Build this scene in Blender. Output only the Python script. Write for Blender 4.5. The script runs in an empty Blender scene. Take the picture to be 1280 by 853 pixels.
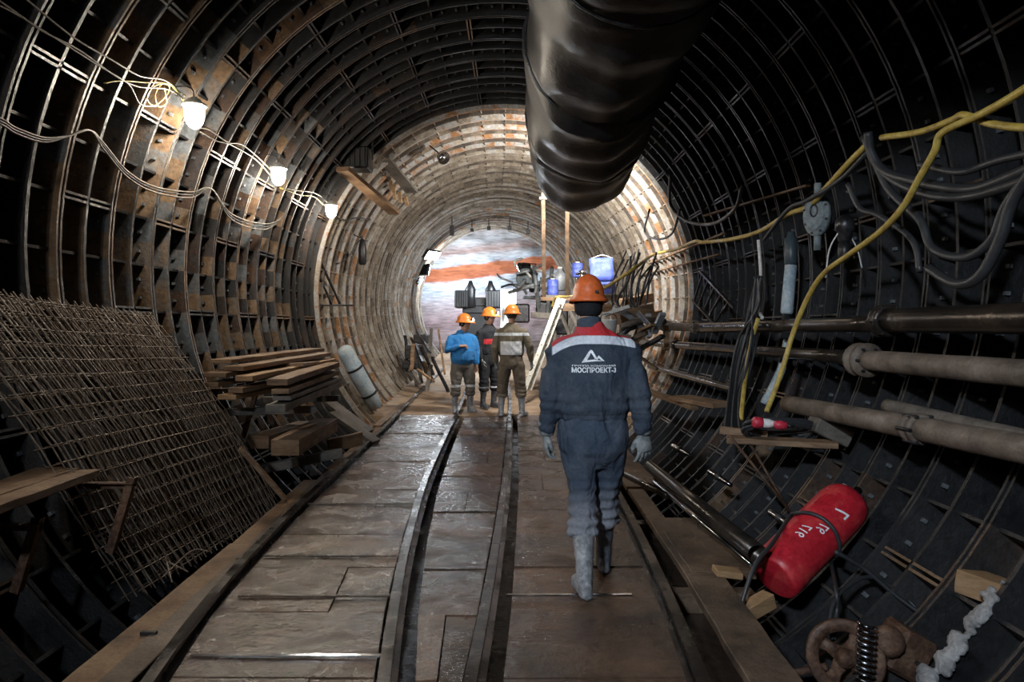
import bpy, bmesh, math, random
from mathutils import Vector, Matrix, noise, Quaternion
from mathutils.bvhtree import BVHTree
random.seed(7)
PI = math.pi
sc = bpy.context.scene
C = sc.collection
FPX = 853.0
CAMH = 1.55
PITCH = math.atan(16.5/FPX)

# ------------------------------------------------------------------ camera
cd = bpy.data.cameras.new('camera'); cam = bpy.data.objects.new('camera', cd); C.objects.link(cam)
cd.sensor_width = 36; cd.lens = 36*FPX/1280; cd.clip_start = .05; cd.clip_end = 200
cam.location = (0, 0, CAMH); cam.rotation_euler = (PI/2-PITCH, 0, 0)
sc.camera = cam
sc.view_settings.view_transform = 'Standard'; sc.view_settings.look = 'None'
sc.view_settings.gamma = 1; sc.view_settings.use_curve_mapping = False
sc.view_settings.exposure = 0.0
w = bpy.data.worlds.new('world'); sc.world = w; w.use_nodes = True
w.node_tree.nodes['Background'].inputs[0].default_value = (.5, .6, .7, 1)
w.node_tree.nodes['Background'].inputs[1].default_value = 0.0

def at(px, py, D):
    """world point seen at photo pixel (px,py) at forward distance D"""
    x = (px-640)/FPX; y = (426.5-py)/FPX
    cy, sy = math.cos(PITCH), math.sin(PITCH)
    d = Vector((x, cy+y*sy, y*cy-sy))
    return Vector((0, 0, CAMH)) + d*(D/d.y)
def atz(px, py, z):
    x = (px-640)/FPX; y = (426.5-py)/FPX
    cy, sy = math.cos(PITCH), math.sin(PITCH)
    d = Vector((x, cy+y*sy, y*cy-sy))
    return Vector((0, 0, CAMH)) + d*((z-CAMH)/d.z)

# ------------------------------------------------------------------ tunnel line
DS, DF = 11.54, 29.6
R = 3.2
def axis(D):
    if D <= DS: return (-.14, 2.1)
    t = (D-DS)/18
    return (-.14-.62*t**1.5, 2.1+.50*t)
def fz(D): return axis(D)[1]-2.1
def hit(px, py, r=R):
    """point on the near lining circle of radius r seen at the pixel"""
    x = (px-640)/FPX; y = (426.5-py)/FPX
    cy, sy = math.cos(PITCH), math.sin(PITCH)
    d = Vector((x, cy+y*sy, y*cy-sy)); d /= d.y
    ox, oz = .14, CAMH-2.1
    a = d.x**2+d.z**2; b = 2*(ox*d.x+oz*d.z); c = ox*ox+oz*oz-r*r
    t = (-b+math.sqrt(b*b-4*a*c))/(2*a)
    return Vector((0, 0, CAMH))+d*t
def tun(a, D, r):
    cx, cz = axis(D); a = math.radians(a)
    return Vector((cx+r*math.cos(a), D, cz+r*math.sin(a)))

# ------------------------------------------------------------------ object helpers
def obj(name, bm, mats, parent=None, smooth=False, bevel=0):
    me = bpy.data.meshes.new(name)
    if isinstance(bm, bmesh.types.BMesh):
        bm.normal_update(); bm.to_mesh(me); bm.free()
    else: me = bm
    if not isinstance(mats, (list, tuple)): mats = [mats]
    me.materials.clear()
    for m in mats: me.materials.append(m)
    if smooth:
        me.polygons.foreach_set('use_smooth', [True]*len(me.polygons))
    o = bpy.data.objects.new(name, me); C.objects.link(o)
    if bevel:
        md = o.modifiers.new('bevel', 'BEVEL'); md.width = bevel; md.segments = 1; md.limit_method = 'ANGLE'
    if parent: o.parent = parent
    return o
def tag(o, label, cat, group=None):
    o['label'] = label; o['category'] = cat
    if group: o['group'] = group
    return o
def struct(name, bm, mats, smooth=False):
    o = obj(name, bm, mats, None, smooth); o['kind'] = 'structure'; return o
def thing(name, label, cat, loc=(0, 0, 0), group=None):
    o = bpy.data.objects.new(name, None); C.objects.link(o); o.location = loc
    o.empty_display_size = .1
    return tag(o, label, cat, group)
def rebase(o, loc):
    """put the origin of a mesh object at loc without moving it"""
    loc = Vector(loc); o.data.transform(Matrix.Translation(-loc)); o.location = loc; return o

def frame(d, up=Vector((0, 0, 1))):
    d = Vector(d).normalized()
    if abs(d.dot(up)) > .98: up = Vector((0, 1, 0)) if abs(d.y) < .9 else Vector((1, 0, 0))
    s = d.cross(up).normalized(); u = s.cross(d).normalized()
    return s, d, u
def box(bm, c, sx, sy, sz, m=0, rot=None):
    c = Vector(c); vs = []
    for x in (-1, 1):
        for y in (-1, 1):
            for z in (-1, 1):
                v = Vector((x*sx/2, y*sy/2, z*sz/2))
                if rot is not None: v = rot @ v
                vs.append(bm.verts.new(c+v))
    for f in ((0, 1, 3, 2), (4, 6, 7, 5), (0, 4, 5, 1), (2, 3, 7, 6), (0, 2, 6, 4), (1, 5, 7, 3)):
        fc = bm.faces.new([vs[i] for i in f]); fc.material_index = m
    return vs
def bar(bm, p0, p1, wd, th, up=Vector((0, 0, 1)), m=0, rough=0):
    """timber / flat bar from p0 to p1, wd wide, th thick"""
    p0, p1 = Vector(p0), Vector(p1); s, d, u = frame(p1-p0, up)
    n = max(1, int((p1-p0).length/.15)) if rough else 1
    prev = None
    for i in range(n+1):
        p = p0.lerp(p1, i/n)
        if rough: p = p + s*random.uniform(-rough, rough)+u*random.uniform(-rough, rough)
        r = [bm.verts.new(p+s*a*wd/2+u*b*th/2) for a, b in ((-1, -1), (1, -1), (1, 1), (-1, 1))]
        if prev:
            for k in range(4):
                f = bm.faces.new([prev[k], prev[(k+1) % 4], r[(k+1) % 4], r[k]]); f.material_index = m
        else:
            f = bm.faces.new(r[::-1]); f.material_index = m
        prev = r
    f = bm.faces.new(prev); f.material_index = m
def ring(bm, c, s, u, rx, ry=None, n=12):
    ry = rx if ry is None else ry
    return [bm.verts.new(c+s*rx*math.cos(2*PI*i/n)+u*ry*math.sin(2*PI*i/n)) for i in range(n)]
def bridge(bm, a, b, m=0):
    n = len(a)
    for k in range(n):
        f = bm.faces.new([a[k], a[(k+1) % n], b[(k+1) % n], b[k]]); f.material_index = m; f.smooth = True
def cap(bm, a, m=0, flip=False):
    f = bm.faces.new(a[::-1] if flip else a); f.material_index = m
def catmull(pts, k=6):
    pts = [Vector(p) for p in pts]
    if len(pts) < 3: return pts
    P = [2*pts[0]-pts[1]]+pts+[2*pts[-1]-pts[-2]]; out = []
    for i in range(1, len(P)-2):
        for j in range(k):
            t = j/k; p0, p1, p2, p3 = P[i-1:i+3]
            out.append(.5*((2*p1)+(p2-p0)*t+(2*p0-5*p1+4*p2-p3)*t*t+(3*p1-p0-3*p2+p3)*t**3))
    out.append(pts[-1]); return out
def tube(bm, pts, r, n=8, k=6, m=0, caps=True):
    P = catmull(pts, k) if k else [Vector(p) for p in pts]
    N = len(P); prev = None; s = u = None
    for i, p in enumerate(P):
        d = (P[min(i+1, N-1)]-P[max(i-1, 0)]).normalized()
        if s is None: s, _, u = frame(d)
        else:
            s = (s-d*s.dot(d)).normalized(); u = s.cross(d).normalized()
        rr = r(i/(N-1)) if callable(r) else r
        c = ring(bm, p, s, u, rr, n=n)
        if prev: bridge(bm, prev, c, m)
        elif caps: cap(bm, c, m, True)
        prev = c
    if caps: cap(bm, prev, m)
def rev(bm, p0, d, prof, n=16, m=0, up=Vector((0, 0, 1))):
    """surface of revolution: prof = [(distance along d, radius), ...]"""
    s, dd, u = frame(d, up); prev = None; p0 = Vector(p0)
    for i, (h, r) in enumerate(prof):
        c = ring(bm, p0+dd*h, s, u, max(r, 1e-4), n=n)
        if prev: bridge(bm, prev, c, m)
        else: cap(bm, c, m, True)
        prev = c
    cap(bm, prev, m)
def NB(): return bmesh.new()

# ------------------------------------------------------------------ materials
def nodes(name):
    m = bpy.data.materials.new(name); m.use_nodes = True; nt = m.node_tree
    return m, nt, nt.nodes['Principled BSDF']
def N(nt, t, **kw):
    n = nt.nodes.new(t)
    for k, v in kw.items():
        if k.startswith('i_'):
            n.inputs[int(k[2:]) if k[2:].isdigit() else k[2:]].default_value = v
        else: setattr(n, k, v)
    return n
def c4(c): return (c[0], c[1], c[2], 1)
def ramp(nt, src, stops, interp='LINEAR'):
    r = nt.nodes.new('ShaderNodeValToRGB'); r.color_ramp.interpolation = interp
    e = r.color_ramp.elements
    while len(e) < len(stops): e.new(.5)
    for el, (p, c) in zip(e, stops):
        el.position = p; el.color = c4(c) if not isinstance(c, (int, float)) else (c, c, c, 1)
    nt.links.new(src, r.inputs[0]); return r
def mixc(nt, fac, a, b, mode='MIX'):
    n = nt.nodes.new('ShaderNodeMix'); n.data_type = 'RGBA'; n.blend_type = mode
    for s, v in ((n.inputs[0], fac), (n.inputs[6], a), (n.inputs[7], b)):
        if hasattr(v, 'is_output') or isinstance(v, bpy.types.NodeSocket): nt.links.new(v, s)
        elif isinstance(v, (int, float)): s.default_value = v
        else: s.default_value = c4(v)
    return n.outputs[2]
def grimy(name, c1, c2, c3=None, scale=6, rough=(.35, .8), metal=0, bump=.3, stretch=(1, 1, 1), spec=.5, coord='Object', detail=6, fine=40):
    m, nt, b = nodes(name)
    tc = N(nt, 'ShaderNodeTexCoord'); mp = N(nt, 'ShaderNodeMapping'); mp.inputs['Scale'].default_value = stretch
    nt.links.new(tc.outputs[coord], mp.inputs[0])
    n1 = N(nt, 'ShaderNodeTexNoise', i_Scale=scale, i_Detail=detail, i_Roughness=.65); nt.links.new(mp.outputs[0], n1.inputs['Vector'])
    n2 = N(nt, 'ShaderNodeTexNoise', i_Scale=fine, i_Detail=4, i_Roughness=.7); nt.links.new(mp.outputs[0], n2.inputs['Vector'])
    n3 = N(nt, 'ShaderNodeTexNoise', i_Scale=scale*.37, i_Detail=5); nt.links.new(mp.outputs[0], n3.inputs['Vector'])
    st = [(.34, c1), (.62, c2)] if c3 is None else [(.3, c1), (.5, c2), (.68, c3)]
    r = ramp(nt, n1.outputs[0], st)
    g = ramp(nt, n2.outputs[0], [(.3, .72), (.7, 1.15)])
    col = mixc(nt, 1.0, r.outputs[0], g.outputs[0], 'MULTIPLY')
    nt.links.new(col, b.inputs['Base Color'])
    rr = ramp(nt, n3.outputs[0], [(.35, rough[0]), (.65, rough[1])]); nt.links.new(rr.outputs[0], b.inputs['Roughness'])
    b.inputs['Metallic'].default_value = metal
    b.inputs['Specular IOR Level'].default_value = spec
    ad = N(nt, 'ShaderNodeMath', operation='ADD'); nt.links.new(n1.outputs[0], ad.inputs[0]); nt.links.new(n2.outputs[0], ad.inputs[1])
    bp = N(nt, 'ShaderNodeBump', i_Strength=bump, i_Distance=.01); nt.links.new(ad.outputs[0], bp.inputs['Height'])
    nt.links.new(bp.outputs[0], b.inputs['Normal'])
    return m
def plain(name, c, rough=.5, metal=0, spec=.5):
    return grimy(name, [x*.8 for x in c], c, [min(1, x*1.12) for x in c], 9, (rough*.8, min(1, rough*1.2)), metal, .12, spec=spec)
def emit(name, c, s, base=(.8, .8, .8)):
    m, nt, b = nodes(name); b.inputs['Base Color'].default_value = c4(base)
    b.inputs['Emission Color'].default_value = c4(c); b.inputs['Emission Strength'].default_value = s; return m

def lining_mat(name, stops, bright=1.0, rough=(.3, .75), noise_amt=.9, metal=.0, bump=.5):
    m, nt, b = nodes(name)
    at_ = N(nt, 'ShaderNodeAttribute', attribute_name='tone'); tc = N(nt, 'ShaderNodeTexCoord')
    n1 = N(nt, 'ShaderNodeTexNoise', i_Scale=3.0, i_Detail=8, i_Roughness=.7); nt.links.new(tc.outputs['Object'], n1.inputs['Vector'])
    n2 = N(nt, 'ShaderNodeTexNoise', i_Scale=22, i_Detail=5, i_Roughness=.7); nt.links.new(tc.outputs['Object'], n2.inputs['Vector'])
    n3 = N(nt, 'ShaderNodeTexNoise', i_Scale=1.1, i_Detail=5, i_Roughness=.6); nt.links.new(tc.outputs['Object'], n3.inputs['Vector'])
    sm = N(nt, 'ShaderNodeMath', operation='MULTIPLY_ADD'); nt.links.new(n1.outputs[0], sm.inputs[0]); sm.inputs[1].default_value = noise_amt; nt.links.new(at_.outputs['Fac'], sm.inputs[2])
    sb = N(nt, 'ShaderNodeMath', operation='SUBTRACT'); nt.links.new(sm.outputs[0], sb.inputs[0]); sb.inputs[1].default_value = noise_amt/2
    r = ramp(nt, sb.outputs[0], stops)
    g = ramp(nt, n2.outputs[0], [(.3, .55*bright), (.72, 1.25*bright)])
    col = mixc(nt, 1, r.outputs[0], g.outputs[0], 'MULTIPLY'); nt.links.new(col, b.inputs['Base Color'])
    rr = ramp(nt, n3.outputs[0], [(.38, rough[0]), (.6, rough[1])]); nt.links.new(rr.outputs[0], b.inputs['Roughness'])
    b.inputs['Metallic'].default_value = metal
    ad = N(nt, 'ShaderNodeMath', operation='ADD'); nt.links.new(n1.outputs[0], ad.inputs[0]); nt.links.new(n2.outputs[0], ad.inputs[1])
    bp = N(nt, 'ShaderNodeBump', i_Strength=bump, i_Distance=.02); nt.links.new(ad.outputs[0], bp.inputs['Height']); nt.links.new(bp.outputs[0], b.inputs['Normal'])
    return m

M = {}
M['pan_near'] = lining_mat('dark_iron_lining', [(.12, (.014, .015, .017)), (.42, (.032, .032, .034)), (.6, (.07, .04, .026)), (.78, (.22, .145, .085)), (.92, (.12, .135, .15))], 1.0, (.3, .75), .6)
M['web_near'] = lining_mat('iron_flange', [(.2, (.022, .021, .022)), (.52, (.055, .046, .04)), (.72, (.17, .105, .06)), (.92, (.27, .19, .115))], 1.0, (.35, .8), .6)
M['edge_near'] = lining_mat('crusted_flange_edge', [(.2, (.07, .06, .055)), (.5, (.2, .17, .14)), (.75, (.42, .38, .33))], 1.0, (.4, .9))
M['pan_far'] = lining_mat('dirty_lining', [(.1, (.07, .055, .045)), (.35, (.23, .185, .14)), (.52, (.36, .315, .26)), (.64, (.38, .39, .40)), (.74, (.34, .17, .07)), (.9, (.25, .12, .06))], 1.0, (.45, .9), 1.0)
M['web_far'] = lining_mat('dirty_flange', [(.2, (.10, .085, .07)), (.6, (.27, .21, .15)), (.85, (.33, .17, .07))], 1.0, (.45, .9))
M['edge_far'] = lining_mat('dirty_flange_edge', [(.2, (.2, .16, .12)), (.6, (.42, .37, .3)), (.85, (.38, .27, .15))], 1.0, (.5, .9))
M['wood'] = grimy('weathered_timber', (.08, .048, .028), (.21, .125, .07), (.31, .205, .12), 3, (.5, .9), 0, .5, (1, 1, 5))
M['wood_fresh'] = grimy('sawn_timber', (.20, .12, .06), (.33, .20, .10), (.42, .28, .16), 3, (.5, .85), 0, .4, (1, 1, 5))
M['wood_grey'] = grimy('grey_timber', (.05, .045, .04), (.13, .115, .10), (.2, .18, .16), 3, (.5, .9), 0, .5)
M['wood_mud'] = grimy('muddy_timber', (.035, .025, .02), (.11, .075, .05), (.19, .13, .09), 3, (.25, .75), 0, .6)
M['rail'] = grimy('rail_steel', (.02, .02, .021), (.05, .045, .042), (.12, .11, .10), 8, (.12, .45), .7, .25)
M['rail_top'] = grimy('polished_rail_head', (.25, .25, .26), (.45, .45, .47), None, 8, (.15, .32), 1, .1)
M['steel'] = grimy('dark_steel', (.03, .03, .033), (.08, .08, .085), None, 8, (.2, .5), .7, .2)
M['steel_bright'] = grimy('wet_steel', (.35, .36, .38), (.6, .62, .66), None, 8, (.08, .25), 1, .1)
M['rust'] = grimy('rusty_steel', (.035, .02, .015), (.10, .05, .03), (.18, .11, .07), 10, (.45, .85), .2, .4)
M['rebar'] = grimy('rusty_rebar', (.09, .065, .05), (.2, .15, .115), (.3, .26, .22), 14, (.45, .85), .2, .3)
M['black'] = plain('black_rubber', (.014, .014, .016), .4)
M['duct'] = grimy('black_duct_film', (.010, .010, .011), (.018, .018, .02), (.035, .034, .035), 3, (.34, .55), 0, .5, fine=25)
M['cable'] = plain('black_cable', (.03, .032, .036), .45)
M['cable_grey'] = plain('grey_cable', (.2, .18, .15), .5)
M['yellow'] = grimy('yellow_hose', (.24, .16, .05), (.48, .34, .07), (.55, .44, .12), 8, (.35, .6), 0, .15)
M['yellow_wire'] = plain('yellow_wire', (.6, .5, .12), .5)
M['white'] = plain('white_plastic', (.7, .7, .68), .5)
# ------------------------------------------------------------------ lining
CELL = 7.5
A0 = 180+7.0            # a segment joint lies 7 degrees below the left springing
BAY = .325
RING0 = 4.39            # ring joint measured on the photograph's left wall
def set_tone(bm, lay, f, v):
    for l in f.loops: l[lay] = (v, v, v, 1)
def quad(bm, lay, vs, m, tone):
    f = bm.faces.new([bm.verts.new(v) for v in vs]); f.material_index = m
    for l in f.loops: l[lay] = (tone, tone, tone, 1)
def cell_tone(i, j, near):
    r = random.Random(i*991+j*37+(5 if near else 0)); a = A0-CELL*j
    if near:
        v = r.choice([.1, .2, .3, .35, .4, .45, .55])
        D = RING0+BAY*i
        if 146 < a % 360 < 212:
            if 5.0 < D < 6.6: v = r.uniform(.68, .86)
            elif 6.6 <= D < 10 and r.random() < .8: v = r.uniform(.66, .86)       # rust brown panels by the first lamps, brightened to carry lamplight
        if (a % 360 < 40 or a % 360 > 300) and r.random() < .22: v = .95   # a few blue-grey replaced panels
        return v
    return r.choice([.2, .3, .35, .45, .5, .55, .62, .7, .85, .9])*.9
def lining(bm, near, a_lo, a_hi):
    lay = bm.loops.layers.float_color.new('tone')
    if near: i0, i1, r_in, r_out, tw = -22, 22, R, R+.23, .03
    else: i0, i1, r_in, r_out, tw = 0, 55, R-.07, R+.07, .026
    base = RING0 if near else DS
    js = [j for j in range(0, 48) if a_lo <= ((A0-CELL*(j+.5)) % 360 if a_lo >= 0 else ((A0-CELL*(j+.5)+180) % 360)-180) < a_hi]
    for i in range(i0, i1+1):
        D = base+BAY*i
        joint = (i % 2 == 0)
        offs = [(-.022, .02), (.022, .02)] if joint else [(0, tw)]
        if near and i == i1: offs = [(-.03, .05)]
        rng = random.Random(i*13+near)
        et = rng.uniform(.25, .85) if joint else rng.uniform(.15, .5)
        for dy, t in offs:
            d0, d1 = D+dy-t/2, D+dy+t/2
            for j in js:
                ri = r_in+(0 if joint else .012)
                for h in range(2):
                    b0, b1 = A0-CELL*(j+h/2), A0-CELL*(j+(h+1)/2)
                    P = [tun(b0, d0, ri), tun(b1, d0, ri), tun(b1, d1, ri), tun(b0, d1, ri)]
                    Q = [tun(b0, d0, r_out), tun(b1, d0, r_out), tun(b1, d1, r_out), tun(b0, d1, r_out)]
                    tn = et+rng.uniform(-.12, .12)-(.3 if near and (b0 % 360 < 112 or b0 % 360 > 330) else 0)  # ring edges overhead and right darkened: shade put into their tone
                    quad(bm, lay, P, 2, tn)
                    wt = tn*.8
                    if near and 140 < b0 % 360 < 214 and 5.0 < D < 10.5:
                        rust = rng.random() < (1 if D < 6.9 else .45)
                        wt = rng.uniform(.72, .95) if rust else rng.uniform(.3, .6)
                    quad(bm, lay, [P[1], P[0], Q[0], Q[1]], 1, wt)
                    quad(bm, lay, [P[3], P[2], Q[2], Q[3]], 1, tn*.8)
        # bolts through the ring joints
        if near and joint and i >= 0:
            for j in js:
                for q in (.3, .7):
                    a = A0-CELL*(j+q); c = tun(a, D, r_in+.1)
                    rad = (tun(a, D, r_in)-tun(a, D, 0)).normalized(); rot = Vector((0, 0, 1)).rotation_difference(rad).to_matrix()
                    n0 = len(bm.faces)
                    box(bm, c, .026, .13, .026, 1, rot)
        if i == i1: break
        mid = D+BAY/2
        for j in js:
            # pan
            k = 2 if near else 1
            tn = cell_tone(i, j, near)
            for h in range(k):
                b0, b1 = A0-CELL*(j+h/k), A0-CELL*(j+(h+1)/k)
                quad(bm, lay, [tun(b0, D, r_out), tun(b0, D+BAY, r_out), tun(b1, D+BAY, r_out), tun(b1, D, r_out)], 0, tn)
            # grout plug in the pan
            if i >= -2 and (near or i < 30):
                am = A0-CELL*(j+.5); c = tun(am, mid, r_out); inn = (tun(am, mid, 0)-c).normalized()
                s, dd, u = frame(inn, Vector((0, 1, 0)))
                rr = .045 if near else .02
                r0 = [c+s*rr*math.cos(PI*q/3)+u*rr*math.sin(PI*q/3) for q in range(6)]
                r1 = [p+inn*.025 for p in r0]
                for q in range(6): quad(bm, lay, [r0[q], r0[(q+1) % 6], r1[(q+1) % 6], r1[q]], 1, .3)
                f = bm.faces.new([bm.verts.new(v) for v in r1]); f.material_index = 1
                for l in f.loops: l[lay] = (.45, .45, .45, 1)
            # longitudinal rib / segment joint
            ring_i = i//2; seg = ((j + (2 if ring_i % 2 else 0)) % 4 == 0)
            if near and seg: rib = [(-.02, .018), (.02, .018)]; ri = r_in+.004
            elif near: rib = [(0, .022)]; ri = r_in+.055
            else: rib = [(0, .02)]; ri = r_in+.035
            a = A0-CELL*j; tl = random.Random(ring_i*7+j).uniform(.25, .8) if seg else .3
            for ds, t in rib:
                x0, x1 = math.degrees((ds-t/2)/r_in), math.degrees((ds+t/2)/r_in)
                e0, e1 = D+.012, D+BAY-.012
                P = [tun(a+x0, e0, ri), tun(a+x0, e1, ri), tun(a+x1, e1, ri), tun(a+x1, e0, ri)]
                Q = [tun(a+x0, e0, r_out), tun(a+x0, e1, r_out), tun(a+x1, e1, r_out), tun(a+x1, e0, r_out)]
                quad(bm, lay, P, 2, tl)
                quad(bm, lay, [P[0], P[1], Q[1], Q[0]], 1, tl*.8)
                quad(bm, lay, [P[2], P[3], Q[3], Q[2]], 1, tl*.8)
    return bm
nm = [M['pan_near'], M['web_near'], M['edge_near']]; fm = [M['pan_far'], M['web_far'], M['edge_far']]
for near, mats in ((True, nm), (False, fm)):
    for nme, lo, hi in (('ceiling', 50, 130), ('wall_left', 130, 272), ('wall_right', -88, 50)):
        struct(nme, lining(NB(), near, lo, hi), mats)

# step between the two linings (end plate of the far section)
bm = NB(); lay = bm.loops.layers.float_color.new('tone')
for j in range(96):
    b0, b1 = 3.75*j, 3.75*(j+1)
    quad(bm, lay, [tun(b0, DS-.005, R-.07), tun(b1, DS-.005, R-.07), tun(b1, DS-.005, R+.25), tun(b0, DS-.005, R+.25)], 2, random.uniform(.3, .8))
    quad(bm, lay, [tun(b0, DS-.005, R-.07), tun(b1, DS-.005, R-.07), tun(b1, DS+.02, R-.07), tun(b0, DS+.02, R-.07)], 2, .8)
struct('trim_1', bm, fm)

# ------------------------------------------------------------------ rock face
m, nt, b = nodes('rock_strata')
tc = N(nt, 'ShaderNodeTexCoord'); sp = N(nt, 'ShaderNodeSeparateXYZ'); nt.links.new(tc.outputs['Object'], sp.inputs[0])
mp = N(nt, 'ShaderNodeMapping'); mp.inputs['Scale'].default_value = (.5, 1, 2.6); nt.links.new(tc.outputs['Object'], mp.inputs[0])
n1 = N(nt, 'ShaderNodeTexNoise', i_Scale=1.6, i_Detail=9, i_Roughness=.7); nt.links.new(mp.outputs[0], n1.inputs['Vector'])
n2 = N(nt, 'ShaderNodeTexNoise', i_Scale=5, i_Detail=6); nt.links.new(mp.outputs[0], n2.inputs['Vector'])
# height of the layer, tilted a little to the right, waved by noise
h1 = N(nt, 'ShaderNodeMath', operation='MULTIPLY_ADD'); nt.links.new(sp.outputs['X'], h1.inputs[0]); h1.inputs[1].default_value = -.11; nt.links.new(sp.outputs['Z'], h1.inputs[2])
h2 = N(nt, 'ShaderNodeMath', operation='MULTIPLY_ADD'); nt.links.new(n1.outputs[0], h2.inputs[0]); h2.inputs[1].default_value = .55; nt.links.new(h1.outputs[0], h2.inputs[2])
h3 = N(nt, 'ShaderNodeMapRange'); nt.links.new(h2.outputs[0], h3.inputs[0]); h3.inputs[1].default_value = -1.45; h3.inputs[2].default_value = 3.75
gx, bl, rd, pu = (.42, .42, .44), (.36, .41, .48), (.34, .10, .045), (.24, .17, .18)
rk = ramp(nt, h3.outputs[0], [(.0, (.2, .16, .16)), (.22, pu), (.40, (.3, .27, .29)), (.47, bl), (.545, (.42, .46, .52)), (.565, rd), (.665, (.38, .12, .05)), (.685, bl), (.74, gx), (.78, (.3, .2, .18)), (.86, gx), (.95, (.33, .3, .3))])
mx = mixc(nt, .85, rk.outputs[0], ramp(nt, n2.outputs[0], [(.3, .55), (.7, 1.25)]).outputs[0], 'MULTIPLY')
nt.links.new(mx, b.inputs['Base Color']); b.inputs['Roughness'].default_value = .75
bp = N(nt, 'ShaderNodeBump', i_Strength=.8, i_Distance=.1); nt.links.new(n1.outputs[0], bp.inputs['Height']); nt.links.new(bp.outputs[0], b.inputs['Normal'])
M['rock'] = m
bm = NB(); cx, cz = axis(DF); g = 44; vs = {}
for i in range(g+1):
    for k in range(g+1):
        x = -3.4+6.8*i/g; z = -3.4+6.8*k/g
        d = .35*noise.noise(Vector((x*.7, 0, z*1.6)))+.12*noise.noise(Vector((x*2.2, 3, z*5)))
        vs[i, k] = bm.verts.new((x, d, z))
for i in range(g):
    for k in range(g):
        bm.faces.new([vs[i, k], vs[i+1, k], vs[i+1, k+1], vs[i, k+1]])
o = struct('wall_far', bm, M['rock'], True); o.location = (cx, DF-.3, cz)

# ------------------------------------------------------------------ deck
def rail_x(tbl, D):
    tbl = sorted(tbl)
    if D <= tbl[0][0]:
        (a, x), (b_, y) = tbl[:2]; return x+(y-x)*(D-a)/(b_-a)
    for (a, x), (b_, y) in zip(tbl, tbl[1:]):
        if D <= b_: t = (D-a)/(b_-a); return x+(y-x)*t
    return tbl[-1][1]
def dep(y): return FPX*CAMH/(y-410)
RA = [(3.0, -1.56), (dep(760), -1.69), (dep(651), -1.80), (dep(541), -1.92), (12, -2.0), (20, -2.1)]
RB = [(3.0, -.56), (dep(760), -.655), (dep(672), -.76), (dep(607), -.86), (dep(541), -.94), (dep(505), -.98), (20, -1.15)]
RC = [(3.0, -.17), (dep(760), -.135), (dep(680), -.105), (dep(600), -.06), (dep(510), -.03), (20, -.15)]
RD = [(3.0, .82), (dep(760), .88), (dep(640), .955), (dep(560), .98), (14, 1.0), (20, .9)]
def deck_mat():
    m, nt, b = nodes('wet_muddy_deck')
    tc = N(nt, 'ShaderNodeTexCoord'); at_ = N(nt, 'ShaderNodeAttribute', attribute_name='tone')
    n1 = N(nt, 'ShaderNodeTexNoise', i_Scale=1.8, i_Detail=9, i_Roughness=.65); nt.links.new(tc.outputs['Object'], n1.inputs['Vector'])
    n2 = N(nt, 'ShaderNodeTexNoise', i_Scale=16, i_Detail=6, i_Roughness=.7); nt.links.new(tc.outputs['Object'], n2.inputs['Vector'])
    n3 = N(nt, 'ShaderNodeTexNoise', i_Scale=2.6, i_Detail=6, i_Roughness=.62, i_Distortion=.6); nt.links.new(tc.outputs['Object'], n3.inputs['Vector'])
    s = N(nt, 'ShaderNodeMath', operation='MULTIPLY_ADD'); nt.links.new(at_.outputs['Fac'], s.inputs[0]); s.inputs[1].default_value = .35; nt.links.new(n1.outputs[0], s.inputs[2])
    r = ramp(nt, s.outputs[0], [(.38, (.04, .028, .021)), (.6, (.10, .062, .043)), (.82, (.18, .108, .068))])
    g = ramp(nt, n2.outputs[0], [(.3, .65), (.7, 1.2)])
    nt.links.new(mixc(nt, 1, r.outputs[0], g.outputs[0], 'MULTIPLY'), b.inputs['Base Color'])
    rr = ramp(nt, n3.outputs[0], [(.43, .07), (.54, .3), (.68, .6)]); nt.links.new(rr.outputs[0], b.inputs['Roughness'])
    ad = N(nt, 'ShaderNodeMath', operation='MULTIPLY_ADD'); nt.links.new(n2.outputs[0], ad.inputs[0]); ad.inputs[1].default_value = .6; nt.links.new(n1.outputs[0], ad.inputs[2])
    bp = N(nt, 'ShaderNodeBump', i_Strength=.55, i_Distance=.025); nt.links.new(ad.outputs[0], bp.inputs['Height']); nt.links.new(bp.outputs[0], b.inputs['Normal'])
    return m
M['deck'] = deck_mat()
bm = NB(); lay = bm.loops.layers.float_color.new('tone')
def slab(x00, x01, x10, x11, d0, d1, z, tone, th=.06, tilt=0):
    z0, z1 = z+fz(d0), z+fz(d1)
    T = [(x00, d0, z0), (x01, d0, z0+tilt), (x11, d1, z1+tilt), (x10, d1, z1)]
    B = [(x, y, zz-th) for x, y, zz in T]
    for q in ([0, 1, 2, 3],): quad(bm, lay, [T[i] for i in q], 0, tone)
    for a, c in ((0, 1), (1, 2), (2, 3), (3, 0)): quad(bm, lay, [T[c], T[a], B[a], B[c]], 0, tone)
PITCHD = .70
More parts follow.
